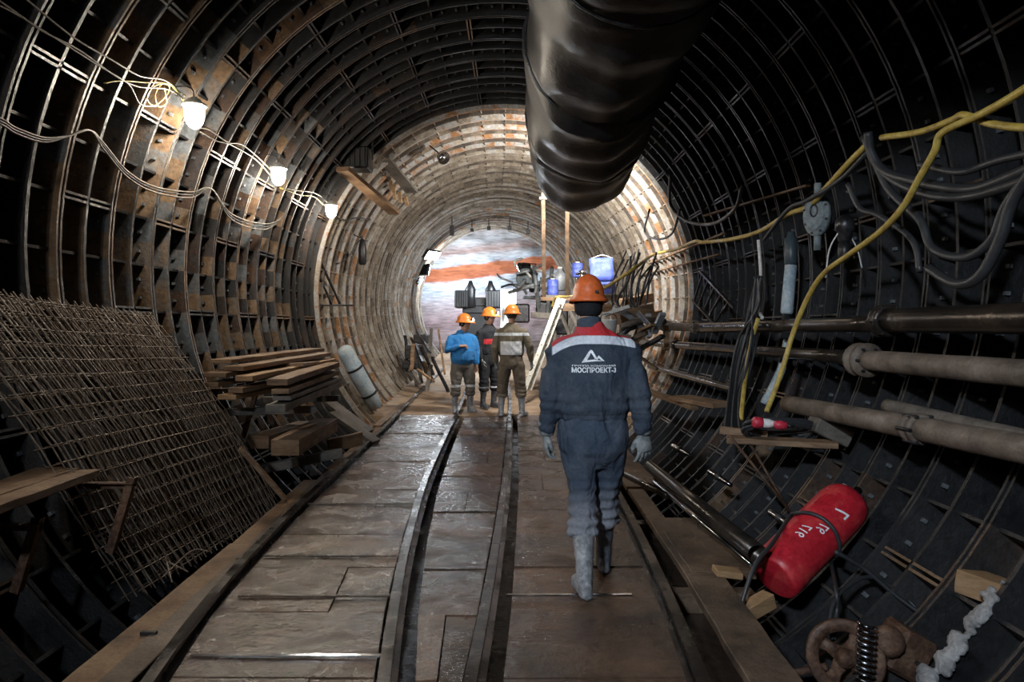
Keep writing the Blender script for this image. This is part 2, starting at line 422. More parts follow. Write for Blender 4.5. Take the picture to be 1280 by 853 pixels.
for k in range(-2, 16):
    d0 = .9+PITCHD*k; d1 = d0+PITCHD-.012
    if d1 > 11.9: d1 = 12.0
    if d0 > 11.6: break
    # left board row: full panels between rail A and rail B, some split lengthwise
    for (xa, xb, z) in ((RA, RB, 0), (RB, RC, -.02), (RC, RD, 0)):
        ga = .05 if xa is RA else .13; l0, l1 = rail_x(xa, d0)+ga, rail_x(xa, d1)+ga; r0, r1 = rail_x(xb, d0)-.05, rail_x(xb, d1)-.05
        
        cuts = [0]+sorted(random.uniform(.25, .75) for _ in range(random.choice([0, 0, 1]) if xa is not RB else random.choice([0, 1])))+[1]
        for c0, c1 in zip(cuts, cuts[1:]):
            g = .003
            slab(l0+(r0-l0)*c0+g, l0+(r0-l0)*c1-g, l1+(r1-l1)*c0+g, l1+(r1-l1)*c1-g, d0, d1, z+random.uniform(-.008, .004), random.uniform(-.15, .45), tilt=random.uniform(-.006, .006))
# rubble and mud floor of the far section
o = struct('floor', bm, M['deck']); bm = NB(); lay = bm.loops.layers.float_color.new('tone')
M['far_mud_lit'] = grimy('floodlit_trodden_mud', (.20, .13, .085), (.34, .235, .155), (.44, .33, .23), 2.5, (.6, .95), 0, .6)  # far mud coloured lighter to carry the floodlight falling on it
for k in range(30):
    d0 = 12+.6*k; d1 = d0+.6
    if d0 > 29.4: break
    for q in range(8):
        hw = 2.42
        a0, a1 = axis(d0)[0], axis(d1)[0]
        x0, x1 = -hw+2*hw*q/8, -hw+2*hw*(q+1)/8
        slab(a0+x0, a0+x1, a1+x0, a1+x1, d0, d1, -.01, random.uniform(.2, .5), th=.3)
o = struct('floor', bm, M['far_mud_lit'])
bm = NB(); lay = bm.loops.layers.float_color.new('tone')   # mud bed under the boards
quad(bm, lay, [(-1.72, -2, -.2), (1.1, -2, -.2), (1.35, 12, -.2), (-2.1, 12, -.2)], 0, -.4)
struct('floor', bm, M['deck'])

# steel joint strips lying over the plank joints
STR = [(820, 236, 480), (745, 300, 500), (744, 630, 775), (695, 640, 700), (695, 330, 505)]

RLBL = {'a': 'outer left rail, running along the wooden walkway', 'b': 'left one of the two closely spaced middle rails', 'c': 'right one of the two closely spaced middle rails', 'd': 'outer right rail, passing behind the walking worker'}
def rail(tbl, key, dmax=21.0):
    bm = NB(); prof = [(-.05, 0), (.05, 0), (.05, .012), (.012, .022), (.010, .085), (.028, .095), (.028, .12), (-.028, .12), (-.028, .095), (-.010, .085), (-.012, .022), (-.05, .012)]
    prev = None; D = .4; step = .25; n = len(prof); ctr = [q for q in range(n)]
    while D < dmax:
        # smooth the measured polyline
        x = sum(rail_x(tbl, D+e) for e in (-.6, -.3, 0, .3, .6))/5
        r = [bm.verts.new((x+px, D, fz(D)-.055+pz)) for px, pz in prof]
        if prev:
            for k in range(n):
                f = bm.faces.new([prev[k], prev[(k+1) % n], r[(k+1) % n], r[k]]); f.material_index = 1 if k == 6 else 0
        else: bm.faces.new(r[::-1])
        prev = r; D += step
    bm.faces.new(prev)
    o = obj('rail', bm, [M['rail'], M['rail_top']]); tag(o, 'steel mine rail, '+RLBL[key], 'rail', 'rails of the narrow gauge tracks')
    return o
for t, k in ((RA, 'a'), (RB, 'b'), (RC, 'c'), (RD, 'd')): rail(t, k)
# ------------------------------------------------------------------ ventilation duct
def duct():
    path = catmull([(.6, -9, 4.0), (.6, -5, 4.0), (.62, -1.5, 4.02), (.66, 1, 4.0), (.70, 3.5, 3.93), (.74, 5.5, 3.86), (.80, 7.2, 3.77), (.86, 8.5, 3.70), (.9, 9.1, 3.70), (.9, 9.5, 3.72)], 22)
    bm = NB(); prev = None; n = 72; L = 0; NP = len(path)
    for i, p in enumerate(path):
        if i: L += (p-path[i-1]).length
        d = (path[min(i+1, NP-1)]-path[max(i-1, 0)]).normalized(); s, _, u = frame(d)
        y = p.y
        r = .64
        r *= 1+.018*math.sin(y*2*PI/1.35+.4)                          # bulges between hangers
        if y > 8.5: r *= max(.15, math.sqrt(max(0, 1-((y-8.5)/1.02)**2)))
        ringv = []
        for k in range(n):
            a = 2*PI*k/n
            q = Vector((math.cos(a), math.sin(a), 0))
            fold = .05*noise.noise(Vector((q.x*1.7, q.y*1.7, y*1.0)))*2-.05*max(0, .35-abs(noise.noise(Vector((q.x*2.1+y*.8, q.y*2.1, y*.9+5))))*2.2)
            diag = .022*math.sin(3*a+y*5.1)*max(0, noise.noise(Vector((1, 2, y*.9)))+.4)
            rr = r*(1+fold+diag)
            sag = .06*math.sin(y*2*PI/1.35)**2 if q.y < 0 else 0
            cr = 0
            for yc in (2.9, 3.9, 5.6, 7.3):                       # pinched at the joints
                cr -= .05*math.exp(-((y-yc-.12*q.x)/.05)**2)
                cr += .03*math.exp(-((y-yc-.12*q.x-.13)/.05)**2)
            ringv.append(bm.verts.new(p+s*q.x*(rr+cr)+u*(q.y*(rr+cr+sag))))
        if prev: bridge(bm, prev, ringv)
        else: cap(bm, ringv, 0, True)
        prev = ringv
    cap(bm, prev)
    o = obj('ventilation_duct', bm, M['duct'], None, True)
    return tag(o, 'huge sagging black ventilation sleeve hanging from the tunnel roof', 'duct')
dct = duct()
for yc in (2.9, 3.9, 5.6, 7.3):
    bm = NB()
    pts = [Vector(((.69+(yc-3)*.025)+.655*math.cos(2*PI*k/30), yc+.12*math.cos(2*PI*k/30), (3.94-(yc-3)*.035)+.655*math.sin(2*PI*k/30))) for k in range(31)]
    tube(bm, pts, .012, 6, 0)
    obj('joint_band', bm, M['steel'], dct)
for yc in (2.45, 3.8, 5.15, 6.5, 7.8):
    bm = NB()
    tube(bm, [(.7, yc, 4.4), (.7, yc, 5.2)], .006, 5, 0)
    obj('hanger_wire', bm, M['steel'], dct)
def point(p, e, c, r=.05):
    l = bpy.data.lights.new('lamp_light', 'POINT'); l.energy = e; l.color = c; l.shadow_soft_size = r
    o = bpy.data.objects.new('lamp_light', l); C.objects.link(o); o.location = p; return o
def area(p, to, e, c, sx, sy, spread=180):
    l = bpy.data.lights.new('floodlight_light', 'AREA'); l.energy = e; l.color = c; l.shape = 'RECTANGLE'; l.size = sx; l.size_y = sy
    l.spread = math.radians(spread)
    o = bpy.data.objects.new('floodlight_light', l); C.objects.link(o); o.location = p
    o.rotation_euler = (Vector(to)-Vector(p)).to_track_quat('-Z', 'Y').to_euler(); return o
# ------------------------------------------------------------------ people
def loft(bm, secs, n=16):
    """closed tapered body: secs = [(centre, rx, ry, side vector or None)]"""
    prev = None; N_ = len(secs)
    for i, sct in enumerate(secs):
        p, rx, ry = Vector(sct[0]), sct[1], sct[2]
        a = Vector(secs[max(i-1, 0)][0]); b = Vector(secs[min(i+1, N_-1)][0]); d = (b-a).normalized()
        side = Vector(sct[3]) if len(sct) > 3 else Vector((1, 0, 0))
        s = side-d*side.dot(d)
        if s.length < .2: s = Vector((0, 1, 0))-d*d.y
        s.normalize(); u = s.cross(d)
        c = ring(bm, p, s, u, rx, ry, n)
        if prev: bridge(bm, prev, c)
        else: cap(bm, c, 0, True)
        prev = c
    cap(bm, prev)
def ball(bm, c, rx, ry, rz, n=14):
    m = Matrix.Translation(Vector(c)) @ Matrix.Diagonal((rx, ry, rz, 1))
    bmesh.ops.create_uvsphere(bm, u_segments=n, v_segments=max(6, n*2//3), radius=1, matrix=m)
def fuse(bm, voxel, smooth=2, fn=None):
    me = bpy.data.meshes.new('tmp'); bm.normal_update(); bm.to_mesh(me); bm.free()
    o = bpy.data.objects.new('tmp', me); C.objects.link(o)
    md = o.modifiers.new('r', 'REMESH'); md.mode = 'VOXEL'; md.voxel_size = voxel
    dg = bpy.context.evaluated_depsgraph_get(); dg.update()
    out = bpy.data.meshes.new_from_object(o.evaluated_get(dg)); bpy.data.objects.remove(o); bpy.data.meshes.remove(me)
    b = bmesh.new(); b.from_mesh(out); bpy.data.meshes.remove(out)
    for _ in range(smooth): bmesh.ops.smooth_vert(b, verts=b.verts, factor=.5, use_axis_x=True, use_axis_y=True, use_axis_z=True)
    b.normal_update()
    if fn:
        mv = [(v, v.normal.copy()*fn(v.co)) for v in b.verts]
        for v, d in mv: v.co += d
    return b
def wrinkle(amp, seed, sc_=(7, 7, 4), keep=None, folds=()):
    def f(p):
        q = Vector((p.x*sc_[0]+seed, p.y*sc_[1], p.z*sc_[2]))
        a = (1-abs(noise.noise(q))*2.4)*.6+noise.noise(q*2.3)*.5
        # tight folds round the joints
        for z0, wz, am in folds:
            a += am*math.exp(-((p.z-z0)/wz)**2)*math.sin(p.z*95+4*noise.noise(Vector((p.x*5+seed, p.y*5, p.z*3))))
        k = keep(p) if keep else 1
        return amp*a*k
    return f
def hand(wrist, d, palm_n, size, side, mat_, parent, name='glove', curl=.5, cuff=None, thick=1.0, voxel=.0045, spread=1.0):
    """five-fingered hand. d: wrist to fingertips, palm_n: out of the palm, side=+1/-1 puts the thumb on +s/-s"""
    d = Vector(d).normalized(); nn = Vector(palm_n); nn = (nn-d*nn.dot(d)).normalized(); s = d.cross(nn)*side
    W = Vector(wrist); bm = NB(); L = size
    def P(a, b_, c=0): return W+d*a*L+s*b_*L+nn*c*L
    # palm: flattened, wider at the knuckles
    loft(bm, [(P(-.12, 0), .155*L*thick, .12*L*thick, s), (P(.02, 0), .15*L*thick, .11*L*thick, s), (P(.2, .01), .19*L*thick, .10*L*thick, s), (P(.4, 0), .215*L*thick, .09*L*thick, s), (P(.52, 0), .2*L*thick, .07*L*thick, s)], 16)
    for q, (off, ln, fr) in enumerate(((.165, .40, .047), (.057, .45, .049), (-.055, .41, .047), (-.16, .33, .042))):
        a = curl*(.8+.12*q); p = P(.46, off); dirn = (d+s*off*.55*spread).normalized(); fr *= thick
        pts = [(p, fr*L)]
        for seg, k in ((.42, .55), (.33, 1.15), (.27, 1.0)):
            rot = Matrix.Rotation(a*k, 3, s*side)
            t1 = rot @ dirn
            if t1.dot(nn) < dirn.dot(nn): t1 = Matrix.Rotation(-a*k, 3, s*side) @ dirn
            dirn = t1.normalized(); p = p+dirn*seg*ln*L; fr *= .93; pts.append((p, fr*L))
        pts.append((p+dirn*fr*L*.6, fr*L*.55))
        loft(bm, [(a_, r_, r_, s) for a_, r_ in pts], 10)
    t0 = P(.12, .12, .02); t1 = P(.28, .27, .07); t2 = P(.43, .31, .12); t3 = P(.53, .28, .17)
    loft(bm, [(t0, .075*L, .075*L, nn), (t1, .065*L*thick, .065*L*thick, nn), (t2, .055*L*thick, .055*L*thick, nn), (t3, .04*L, .04*L, nn)], 10)
    b = fuse(bm, voxel, 2)
    o = obj(name, b, mat_, parent, True); return o
def headmesh(bm, c, f, k=1.0):
    """skull, jaw, nose, brow, ears; f = facing unit vector in xy"""
    c = Vector(c); f = Vector(f).normalized(); s = f.cross(Vector((0, 0, 1)))
    def P(a, b_, z): return c+f*a*k+s*b_*k+Vector((0, 0, z*k))
    rings = [(-.115, .03, .035, .045), (-.10, .045, .05, .035), (-.07, .058, .075, .02), (-.03, .066, .09, .004), (.02, .074, .098, -.004), (.06, .075, .098, -.008), (.095, .062, .08, -.01), (.115, .035, .045, -.01)]
    prev = None
    for z, rx, ry, off in rings:
        r = [bm.verts.new(P(off+ry*k_s, rx*k_c, z)) for k_c, k_s in ((math.cos(2*PI*i/18), math.sin(2*PI*i/18)) for i in range(18))]
        if prev: bridge(bm, prev, r)
        else: cap(bm, r, 0, True)
        prev = r
    cap(bm, prev)
    loft(bm, [(P(.088, 0, .022), .008*k, .008*k), (P(.105, 0, -.005), .012*k, .012*k), (P(.112, 0, -.022), .017*k, .012*k), (P(.092, 0, -.034), .012*k, .008*k)], 8)
    loft(bm, [(P(.085, -.03, .032), .008*k, .01*k, f), (P(.094, 0, .03), .008*k, .009*k, f), (P(.085, .03, .032), .008*k, .01*k, f)], 8)
    loft(bm, [(P(.082, -.022, -.058), .006*k, .006*k, f), (P(.096, 0, -.056), .009*k, .009*k, f), (P(.082, .022, -.058), .006*k, .006*k, f)], 8)
    for q in (-1, 1): loft(bm, [(P(-.012, .076*q, -.035), .008*k, .012*k, f), (P(-.012, .084*q, -.005), .009*k, .019*k, f), (P(-.012, .082*q, .028), .007*k, .012*k, f)], 8)
def helmet(c, f, mat_, parent, lamp=0, k=1.0, tiltf=0, kv=1.0):
    c = Vector(c); f = Vector(f).normalized(); s = f.cross(Vector((0, 0, 1))); up = Vector((0, 0, 1))
    bm = NB(); n = 36; prev = None
    prof = [(-.012, 1.0, 1.0), (0, .99, 1), (.02, .97, 0), (.05, .93, 0), (.08, .82, 0), (.105, .64, 0), (.122, .42, 0), (.13, .2, 0), (.132, .02, 0)]
    for h, r, br in prof:
        rr = []
        for i in range(n):
            a = 2*PI*i/n; x, y = math.cos(a), math.sin(a)
            rx, ry = .104*r*k, .122*r*k
            ridge = .006*math.exp(-(x/.12)**2)*(h > .03)+.003*math.exp(-((abs(x)-.35)/.1)**2)*(h > .03)
            ex = 0
            if br: ex = (.014+(.042*max(0, y)**2 if y > 0 else 0)+.006)*k
            rr.append(bm.verts.new(c+s*(x*(rx+ex))+f*(y*(ry+ex))+up*((h+ridge-(.012*max(0, y) if br else 0))*k*kv+tiltf*y*.1)))
        if prev: bridge(bm, prev, rr)
        prev = rr
    cap(bm, prev)
    o = obj('hard_hat', bm, mat_, parent, True)
    md = o.modifiers.new('solid', 'SOLIDIFY'); md.thickness = .004*k; md.offset = 1
    if lamp:
        b2 = NB(); p = c+f*.122*k+up*.035*k; rev(b2, p, f, [(0, .024), (.03, .028), (.036, .026)], 14)
        hl = obj('headlamp', b2, M['black'], o, True)
        b3 = NB(); rev(b3, p+f*.0365*k, f, [(0, .024), (.003, .022)], 14); obj('lens', b3, M['headlens'], hl, True)
    return o
def boot(ank, toe, mat_, parent, k=1.0, top=.36, lift=0, pitch=0, knee=None):
    """rubber boot: ank = ankle centre, toe = unit direction"""
    a = Vector(ank); t = Vector(toe); t.z = 0; t.normalize(); s = t.cross(Vector((0, 0, 1))); bm = NB()
    g = a.z-.09*k
    kn = Vector(knee)-a if knee is not None else Vector((0, 0, 1))
    def P(f_, z):
        e = max(0, z*k-.13)/kn.z
        return Vector((a.x+kn.x*e, a.y+kn.y*e, g))+t*f_*k+Vector((0, 0, z*k))
    loft(bm, [(P(-.01, .05), .045*k, .05*k, s), (P(-.01, .10), .048*k, .058*k, s), (P(-.008, .18), .05*k, .056*k, s), (P(0, .27), .06*k, .064*k, s), (P(.004, top), .066*k, .07*k, s)], 18)
    loft(bm, [(P(-.075, .05), .03*k, .04*k, s), (P(-.03, .055), .042*k, .052*k, s), (P(.05, .05), .043*k, .048*k, s), (P(.12, .04), .05*k, .036*k, s), (P(.17, .035), .042*k, .03*k, s), (P(.2, .03), .018*k, .018*k, s)], 16)
    loft(bm, [(P(-.088, .018), .025*k, .018*k, s), (P(-.06, .018), .042*k, .018*k, s), (P(.02, .018), .04*k, .018*k, s), (P(.12, .018), .054*k, .018*k, s), (P(.19, .018), .038*k, .018*k, s), (P(.212, .018), .014*k, .014*k, s)], 16)
    rot = Matrix.Rotation(pitch, 4, s) if pitch else None
    if rot:
        piv = P(.12, 0)
        for v in bm.verts: v.co = rot @ (v.co-piv)+piv
    b = fuse(bm, .008*k if k > .9 else .01, 2, wrinkle(.0035, ank[0]*9, (14, 14, 20)))
    return obj('boot', b, mat_, parent, True)

def cloth(name, c, dirt, amt=.5, rough=.85, zdirt=None, seed=0, extra=None, sc_=4):
    """woven cloth; dirt patches; zdirt=(z_full, z_none) dried mud creeping up from the hem"""
    m, nt, b = nodes(name)
    tc = N(nt, 'ShaderNodeTexCoord'); sp = N(nt, 'ShaderNodeSeparateXYZ'); nt.links.new(tc.outputs['Object'], sp.inputs[0])
    n1 = N(nt, 'ShaderNodeTexNoise', i_Scale=sc_, i_Detail=8, i_Roughness=.7); nt.links.new(tc.outputs['Object'], n1.inputs['Vector'])
    n2 = N(nt, 'ShaderNodeTexNoise', i_Scale=60, i_Detail=3); nt.links.new(tc.outputs['Object'], n2.inputs['Vector'])
    fac = ramp(nt, n1.outputs[0], [(.5-.1*amt, 0), (.78-.1*amt, amt)]).outputs[0]
    col = c
    if extra: col = extra(nt, tc, sp, c)
    col = mixc(nt, fac, col, dirt)
    if zdirt:
        mr = N(nt, 'ShaderNodeMapRange'); mr.inputs[1].default_value = zdirt[1]; mr.inputs[2].default_value = zdirt[0]
        ad = N(nt, 'ShaderNodeMath', operation='MULTIPLY_ADD'); nt.links.new(n1.outputs[0], ad.inputs[0]); ad.inputs[1].default_value = .25; nt.links.new(sp.outputs['Z'], ad.inputs[2])
        sb = N(nt, 'ShaderNodeMath', operation='SUBTRACT'); nt.links.new(ad.outputs[0], sb.inputs[0]); sb.inputs[1].default_value = .125
        nt.links.new(sb.outputs[0], mr.inputs[0]); col = mixc(nt, mr.outputs[0], col, dirt)
    g = ramp(nt, n2.outputs[0], [(.3, .82), (.7, 1.1)])
    nt.links.new(mixc(nt, 1, col, g.outputs[0], 'MULTIPLY'), b.inputs['Base Color'])
    b.inputs['Roughness'].default_value = rough; b.inputs['Specular IOR Level'].default_value = .25
    bp = N(nt, 'ShaderNodeBump', i_Strength=.25, i_Distance=.004); nt.links.new(n2.outputs[0], bp.inputs['Height'])
    mp = N(nt, 'ShaderNodeMapping'); mp.inputs['Scale'].default_value = (1, 1, .55); mp.inputs['Rotation'].default_value = (.3, .5, 0); nt.links.new(tc.outputs['Object'], mp.inputs[0])
    n4 = N(nt, 'ShaderNodeTexNoise', i_Scale=9, i_Detail=2, i_Roughness=.5, i_Distortion=1.2); nt.links.new(mp.outputs[0], n4.inputs['Vector'])
    b2 = N(nt, 'ShaderNodeBump', i_Strength=.8, i_Distance=.03); nt.links.new(n4.outputs[0], b2.inputs['Height']); nt.links.new(bp.outputs[0], b2.inputs['Normal']); nt.links.new(b2.outputs[0], b.inputs['Normal'])
    return m
def step(nt, sock, lo, hi, w=.003):
    """1 where lo < sock < hi"""
    a = N(nt, 'ShaderNodeMapRange'); a.inputs[1].default_value = lo-w; a.inputs[2].default_value = lo+w; nt.links.new(sock, a.inputs[0])
    b_ = N(nt, 'ShaderNodeMapRange'); b_.inputs[1].default_value = hi-w; b_.inputs[2].default_value = hi+w; b_.inputs[3].default_value = 1; b_.inputs[4].default_value = 0; nt.links.new(sock, b_.inputs[0])
    m_ = N(nt, 'ShaderNodeMath', operation='MULTIPLY'); nt.links.new(a.outputs[0], m_.inputs[0]); nt.links.new(b_.outputs[0], m_.inputs[1]); return m_.outputs[0]
def mul(nt, a, b_):
    m_ = N(nt, 'ShaderNodeMath', operation='MULTIPLY'); nt.links.new(a, m_.inputs[0]); nt.links.new(b_, m_.inputs[1]); return m_.outputs[0]
M['skin'] = plain('skin', (.50, .28, .20), .55)
M['hair'] = plain('dark_hair', (.03, .022, .018), .7)
M['hat_orange'] = grimy('orange_helmet', (.50, .10, .025), (.66, .13, .03), (.6, .2, .1), 6, (.3, .5), 0, .08)
M['hat_orange2'] = grimy('bright_orange_helmet', (.75, .21, .03), (.85, .26, .04), None, 6, (.3, .45), 0, .05)
M['headlens'] = emit('headlamp_lens', (.85, .92, 1), 350)
M['reflect'] = plain('reflective_tape', (.62, .66, .74), .35)
M['glove'] = grimy('muddy_glove', (.07, .085, .09), (.17, .19, .20), (.32, .33, .33), 12, (.6, .9), 0, .4)
M['boot_mud'] = grimy('boot_with_dried_mud', (.11, .115, .13), (.24, .25, .27), (.40, .40, .42), 10, (.4, .8), 0, .5)
M['boot_dark'] = grimy('dark_rubber_boot', (.05, .055, .065), (.11, .12, .14), None, 10, (.3, .6), 0, .2)
M['boot_grey'] = grimy('grey_rubber_boot', (.13, .15, .18), (.26, .28, .32), (.4, .4, .42), 10, (.3, .6), 0, .2)

# ---- the worker walking away
def jk_extra(nt, tc, sp, c):
    X, Z = sp.outputs['X'], sp.outputs['Z']
    def chain(src, ops):
        for op, v in ops:
            q = N(nt, 'ShaderNodeMath', operation=op); nt.links.new(src, q.inputs[0])
            if v is not None: q.inputs[1].default_value = v
            src = q.outputs[0]
        return src
    l = chain(X, [('MULTIPLY', -1), ('SUBTRACT', .08), ('MAXIMUM', 0), ('POWER', 2), ('MULTIPLY', 2.0)])
    r = chain(X, [('MAXIMUM', 0), ('POWER', 2), ('MULTIPLY', .5)])
    s1 = N(nt, 'ShaderNodeMath', operation='ADD'); nt.links.new(l, s1.inputs[0]); nt.links.new(r, s1.inputs[1])
    zz = N(nt, 'ShaderNodeMath', operation='ADD'); nt.links.new(Z, zz.inputs[0]); nt.links.new(s1.outputs[0], zz.inputs[1])
    inx = step(nt, X, -.265, .222, .004)
    red = mul(nt, step(nt, zz.outputs[0], 1.505, 1.60), inx); tape = mul(nt, step(nt, zz.outputs[0], 1.457, 1.505, .002), inx)
    col = mixc(nt, red, c, (.50, .028, .035)); col = mixc(nt, tape, col, (.62, .66, .74))
    hem = step(nt, Z, 1.045, 1.052, .003); col = mixc(nt, hem, col, (.02, .025, .03))
    return col
M['jacket'] = cloth('navy_work_jacket', (.032, .045, .068), (.11, .125, .15), .45, seed=1, extra=jk_extra, sc_=5)
M['trouser'] = cloth('navy_work_trousers', (.038, .055, .085), (.20, .21, .24), .35, zdirt=(.38, .62), sc_=3)

W = thing('person', 'gloved worker in navy jacket with red yoke, orange hard hat, walking away', 'person', (.5, 4.05, 0))
body = NB()
hc = Vector((-.045, .02, 1.71))
headmesh(body, hc, (0, 1, 0), 1.0)
loft(body, [((-.035, .0, 1.50), .07, .07), ((-.04, .005, 1.56), .057, .062), ((-.045, .015, 1.66), .055, .06)])
loft(body, [((-.02, 0, .92), .15, .10), ((-.02, 0, 1.1), .15, .10), ((-.02, 0, 1.3), .17, .11), ((-.025, 0, 1.43), .15, .10), ((-.03, 0, 1.51), .07, .07)])
ARM = {'l': [(-.20, 0, 1.435), (-.265, -.03, 1.17), (-.29, .02, .935)], 'r': [(.17, 0, 1.435), (.25, -.05, 1.17), (.275, -.03, .93)]}
LEG = {'l': [(-.11, -.0, .95), (-.078, .02, .52), (-.085, -.16, .105)], 'r': [(.085, .0, .95), (.075, .14, .53), (.085, .27, .10)]}
for a in ARM.values(): loft(body, [(a[0], .045, .045), (Vector(a[0]).lerp(Vector(a[1]), .5), .043, .043), (a[1], .036, .036), (a[2], .026, .026), (Vector(a[2])+(Vector(a[2])-Vector(a[1]))*.15, .024, .024)])
for a in LEG.values(): loft(body, [(a[0], .08, .08), (a[1], .055, .055), (Vector(a[1]).lerp(Vector(a[2]), .35), .047, .047), (a[2], .034, .034), (Vector(a[2])-Vector((0, 0, .04)), .036, .045)])
obj('body', fuse(body, .009, 2), M['skin'], W, True)
# jacket
bm = NB()
loft(bm, [((-.025, -.005, 1.015), .208, .135), ((-.025, -.005, 1.05), .218, .142), ((-.025, -.005, 1.09), .228, .15), ((-.025, -.004, 1.2), .232, .15), ((-.025, -.0, 1.32), .236, .15), ((-.025, 0, 1.40), .232, .142), ((-.027, .0, 1.455), .205, .125), ((-.03, .0, 1.50), .15, .1), ((-.035, .0, 1.535), .095, .085), ((-.04, .003, 1.575), .076, .078)], 32)
for k, a in ARM.items():
    A, B, D_ = [Vector(q) for q in a]; sg = -1 if k == 'l' else 1
    loft(bm, [(A+Vector((-sg*.08, 0, -.005)), .07, .085, (0, 1, 0)), (A+Vector((-sg*.005, 0, -.025)), .077, .088, (0, 1, 0)), (A+Vector((sg*.032, 0, -.06)), .078, .085, (0, 1, 0)), (A.lerp(B, .55)+Vector((sg*.018, 0, 0)), .07, .074), (B+Vector((sg*.006, 0, 0)), .064, .067), (B.lerp(D_, .5), .058, .06), (B.lerp(D_, .9), .05, .052), (D_, .042, .044)], 24)
jf = wrinkle(.013, 3.1, (8, 7, 4.5), lambda p: .3 if (abs(p.x+.02) < .17 and p.z > 1.25) else (.55 if p.z > 1.38 else 1), ((1.10, .07, .35), (.97, .05, .25)))
jm = fuse(bm, .009, 3, jf)
jk = obj('jacket', jm, M['jacket'], W, True)
bm = NB(); # stand collar
loft(bm, [((-.04, .0, 1.55), .08, .082), ((-.042, .0, 1.585), .074, .076), ((-.043, .004, 1.605), .07, .072)], 24)
obj('collar', fuse(bm, .008, 1), cloth('navy_collar', (.045, .06, .085), (.12, .13, .15), .3), W, True)
# trousers
bm = NB()
loft(bm, [((-.02, 0, 1.06), .19, .125), ((-.02, -.005, .98), .205, .135), ((-.02, -.01, .90), .212, .142), ((-.02, -.01, .84), .20, .13), ((-.02, 0, .78), .17, .10), ((-.02, 0, .72), .12, .06)], 28)
for k, a in LEG.items():
    A, B, D_ = [Vector(q) for q in a]
    e = Vector(B.lerp(D_, .42))
    loft(bm, [(A-Vector((0, 0, .02)), .103, .12), (A.lerp(B, .35), .104, .12), (A.lerp(B, .7), .088, .10), (B, .078, .09), (B.lerp(D_, .22), .08, .09), (e, .087, .093), (B.lerp(D_, .47), .07, .08)], 24)
tf = wrinkle(.016, 8.2, (9, 8, 3.8), None, ((.40, .07, .55), (.55, .10, .3)))
obj('trousers', fuse(bm, .010, 3, tf), M['trouser'], W, True)
boot(LEG['l'][2], (-.12, 1, 0), M['boot_mud'], W, 1.0, .40, knee=LEG['l'][1]); boot(LEG['r'][2], (.1, 1, 0), M['boot_dark'], W, 1.0, .40, knee=LEG['r'][1])
hand((-.293, .025, .925), (-.02, .05, -1), (1, .1, 0), .2, 1, M['glove'], W, curl=.55, thick=1.15)
hand((.277, -.03, .93), (.06, .0, -1), (-.45, 1, .1), .215, -1, M['glove'], W, curl=.45, thick=1.15, spread=1.6)
bm = NB()   # glove cuffs
for p, d in (((-.29, .02, .95), (-.01, .05, -1)), ((.274, -.032, .96), (.03, .0, -1))):
    b2 = NB(); rev(b2, p, d, [(-.05, .052), (-.03, .056), (0, .05), (.03, .044), (.04, .04)], 18); obj('glove_cuff', b2, M['glove'], W, True)
bm.free()
helmet(hc+Vector((0, -.002, .008)), (0, 1, 0), M['hat_orange'], W, k=.90, kv=1.24)
bm = NB()
loft(bm, [(hc+Vector((0, .0, -.085)), .070, .082), (hc+Vector((0, -.002, -.06)), .082, .095), (hc+Vector((0, -.002, 0)), .087, .103), (hc+Vector((0, -.002, .03)), .085, .10)], 28)
obj('balaclava', fuse(bm, .008, 1), cloth('black_knit', (.012, .013, .016), (.03, .03, .035), .2), W, True)
bm = NB()   # badge on the back of the hard hat
box(bm, hc+Vector((.035, -.112, .05)), .02, .004, .016); obj('hat_badge', bm, M['black'], W)

# writing on the back
bpy.context.view_layer.update()
tree = BVHTree.FromPolygons([v.co for v in jk.data.vertices], [p.vertices for p in jk.data.polygons])
def on_back(x, z):
    h = tree.ray_cast(Vector((x, -1, z)), Vector((0, 1, 0)))
    return (h[0].y if h[0] else -.15)-.004
def print_mesh(b, name, mat_):
    bmesh.ops.triangulate(b, faces=b.faces)
    for _ in range(2):
        bmesh.ops.subdivide_edges(b, edges=[e for e in b.edges if e.calc_length() > .02], cuts=1, use_grid_fill=False)
        bmesh.ops.triangulate(b, faces=b.faces)
    for v in b.verts: v.co = Vector((v.co.x, on_back(v.co.x, v.co.z), v.co.z))
    return obj(name, b, mat_, jk)
def text_bm(s, x0, x1, z0, h, bold=0):
    cu = bpy.data.curves.new('t', 'FONT'); cu.body = s; cu.size = 1; cu.resolution_u = 2; cu.offset = bold
    o = bpy.data.objects.new('t', cu); C.objects.link(o); dg = bpy.context.evaluated_depsgraph_get(); dg.update()
    me = bpy.data.meshes.new_from_object(o.evaluated_get(dg)); bpy.data.objects.remove(o)
    b = bmesh.new(); b.from_mesh(me); bpy.data.meshes.remove(me)
    xs = [v.co.x for v in b.verts]; ys = [v.co.y for v in b.verts]; a, c = min(xs), max(xs); d, e = min(ys), max(ys)
    for v in b.verts: v.co = Vector((x0+(v.co.x-a)/(c-a)*(x1-x0), 0, z0+(v.co.y-d)/(e-d)*h))
    return b
M['print'] = plain('white_print', (.80, .84, .90), .6)
print_mesh(text_bm('МОСПРОЕКТ-3', -.157, .098, 1.293, .031, .03), 'lettering', M['print'])
print_mesh(text_bm('ГРУППА КОМПАНИЙ', -.155, .095, 1.328, .012, .02), 'small_lettering', M['print'])
bm = NB()
def lp(cx, cy): return (-.5+((660+cx/6.09)-640)/210, 0, 1.55+(410-(340+cy/6.09))/210)
